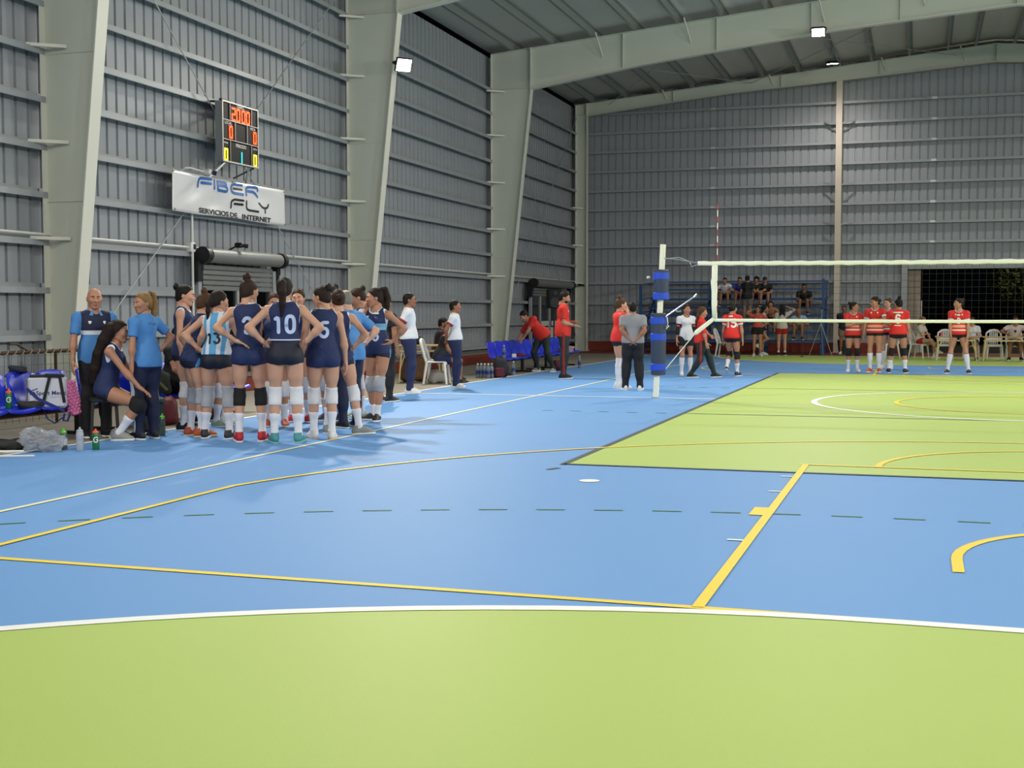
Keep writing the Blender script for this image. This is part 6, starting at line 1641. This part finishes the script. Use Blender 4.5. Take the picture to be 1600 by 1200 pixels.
person('red player standing alone in front of the tables', 3.84, 18.87, 183, 1.72, 'f', res=.02, hair=('bun', 'dark'), head=(-58, 0), skin_t='mid', hands=((-.20, .12, .80), (.16, .16, .78)), feet=((-.22, 0), (.22, 0)), clothes=J_RED(m=M_RSTR, pads=None, sock=.06, shoe=M_BSH, prints=[nump('9', -.04, .12, .028, M_WNUM, 'front'), crest(.07, .10), crest(-.07, .10), dash(0, .09, .03, .03, 2)]))

# ---------------- spectators at the bleacher
LOW = dict(res=.025)
person('girl in red top and black shorts with a hand to her head', -1.80, 28.87, 172, 1.60, 'f', hair=('long', 'dark'), hands=('hip', (.16, .16, 1.60)), elbow=(None, (1, .2, -.5)), skin_t='mid', clothes=[('tshirt', mat('coral cloth', '#c6503f', .8), dict(hem=.04)), ('looseshorts', M_BLKC, dict(len=.35)), SH(M_WSH)], **LOW)
person('black haired girl in white top leaning at the bleacher', -1.86, 30.05, 80, 1.66, 'f', hair=('long', 'black'), lean=14, hands=('front', 'front'), feet=((-.08, .1), (.08, -.10, .14)), lift=(0, .12), skin_t='mid', clothes=[('tshirt', mat('cream cloth', '#c9c0b4', .8), dict(hem=.03)), ('looseshorts', M_BLKC, dict(len=.3)), SH(M_WSH)], **LOW)
person('woman in cream top and red shorts with her back to the court', -1.16, 29.95, -8, 1.66, 'f', hair=('long', 'black'), hands=('down', (.20, .12, 1.62)), elbow=(None, (1, -.2, -.3)), clothes=[('tshirt', mat('cream cloth', '#c9c0b4', .8), dict(loose=True, hem=-.06)), ('looseshorts', mat('red shorts cloth', '#a81c1e', .8), dict(len=.4)), ('socks', M_SOCK, dict(a=.75)), SH(M_BSH)], **LOW)
def sit(label, x, y, zs, zf, H, sex, hair_, top, bottom, skin_t='mid', head=(0, 12), hands=('knee', 'knee'), lean=26, heading=180, **k):
    person(label, x, y, heading, H, sex, base=zf, pz=zs-zf+.085, feet=((-.13, .38), (.13, .38)), lean=lean, head=head, hands=hands, hair=hair_, skin_t=skin_t, clothes=[('tshirt', top, {}), ('looseshorts', bottom, dict(len=.75)), SH(M_BSH)], res=.026, **k)
sit('boy in white shirt on the top bleacher row', -3.34, 32.62, 1.86, 1.57, 1.52, 'm', ('short', 'black'), M_WPOLO, M_BLKC)
sit('boy in blue shirt on the top bleacher row', -2.83, 32.62, 1.86, 1.57, 1.56, 'm', ('short', 'black'), mat('royal blue cloth', '#1e3a9c', .8), M_REDST)
sit('boy in dark shirt between the standing boy and the capped boy', -2.27, 32.62, 1.86, 1.57, 1.55, 'm', ('curly', 'black'), M_BLKC, M_BLKC)
sit('capped boy in black on the top bleacher row', -1.98, 32.56, 1.86, 1.57, 1.56, 'm', ('cap', 'black'), M_BLKC, M_BLKC, hands=('front', 'lap'))
person('boy in black shirt standing on the bleacher with his back turned', -2.46, 31.46, 8, 1.60, 'm', base=1.03, hair=('short', 'black'), skin_t='mid', hands=('down', 'front'), clothes=[('tshirt', M_BLKC, dict(loose=True)), ('looseshorts', mat('grey shorts cloth', '#6f6a63', .8), {}), SH(M_BSH)], res=.026)
sit('man in black shirt sitting alone high on the bleacher', -.66, 32.22, 1.57, 1.30, 1.68, 'm', ('buzz', 'black'), M_BLKC, M_BLKC, hands=('front', 'front'), head=(0, 28), skin_t='tan')
sit('bald man in pale blue shirt sitting low on the bleacher', -.72, 31.02, .75, .48, 1.66, 'm', ('bald', 'black'), mat('pale blue cloth', '#9fb4c4', .8), mat('beige shorts cloth', '#8b7458', .8), skin_t='tan', hands=('lap', 'lap'))
sit('girl in orange top sitting mid height on the bleacher', -1.66, 31.42, 1.03, .75, 1.58, 'f', ('long', 'brown'), mat('tan orange cloth', '#a8714a', .8), M_BLKC, hands=('knee', 'mouth'))
person('person in dark blue shirt standing by the end wall post', .66, 31.6, 175, 1.62, 'm', hair=('short', 'black'), skin_t='tan', hands=('back', 'back'), clothes=[('tshirt', mat('dark blue cloth', '#1a2038', .8), {}), ('looseshorts', mat('beige shorts cloth', '#8b7458', .8), {}), SH(M_WSH)], res=.026)
# ---------------- people at the tables
person('blond girl with crossed legs on the white chair at the table', 3.02, 28.32, 112, 1.62, 'f', pz=.53, feet=((-.04, .42), (.02, .55, .16)), lean=6, head=(0, 5), hands=('lap', 'cross'), hair=('long', 'blond'), clothes=[('tshirt', mat('cream cloth', '#c9c0b4', .8), {}), ('looseshorts', mat('red shorts cloth', '#a81c1e', .8), dict(len=.35)), ('socks', M_SOCK, dict(a=.7)), SH(M_WSH)], **LOW)
person('person in pale shirt hidden behind the lone red player', 4.44, 27.72, 182, 1.62, 'f', pz=.53, feet=((-.12, .40), (.12, .40)), lean=10, hands=('front', 'front'), hair=('long', 'brown'), clothes=[('tshirt', M_WPOLO, {}), ('looseshorts', M_BLKC, {}), SH(M_BSH)], **LOW)
person('man in pale pink shirt seated at the right end table', 5.58, 27.66, 180, 1.72, 'm', pz=.53, feet=((-.16, .36), (.16, .36)), lean=14, head=(0, 12), hands=((-.22, .42, .76), (.22, .42, .76)), hair=('short', 'black'), skin_t='tan', clothes=[('tshirt', mat('pale pink cloth', '#cfbdb8', .8), dict(print=[crest(.0, .04, M_DNUM, 'front', .04)])), ('looseshorts', mat('brown shorts cloth', '#4c382c', .8), {}), SH(M_BSH)], **LOW)
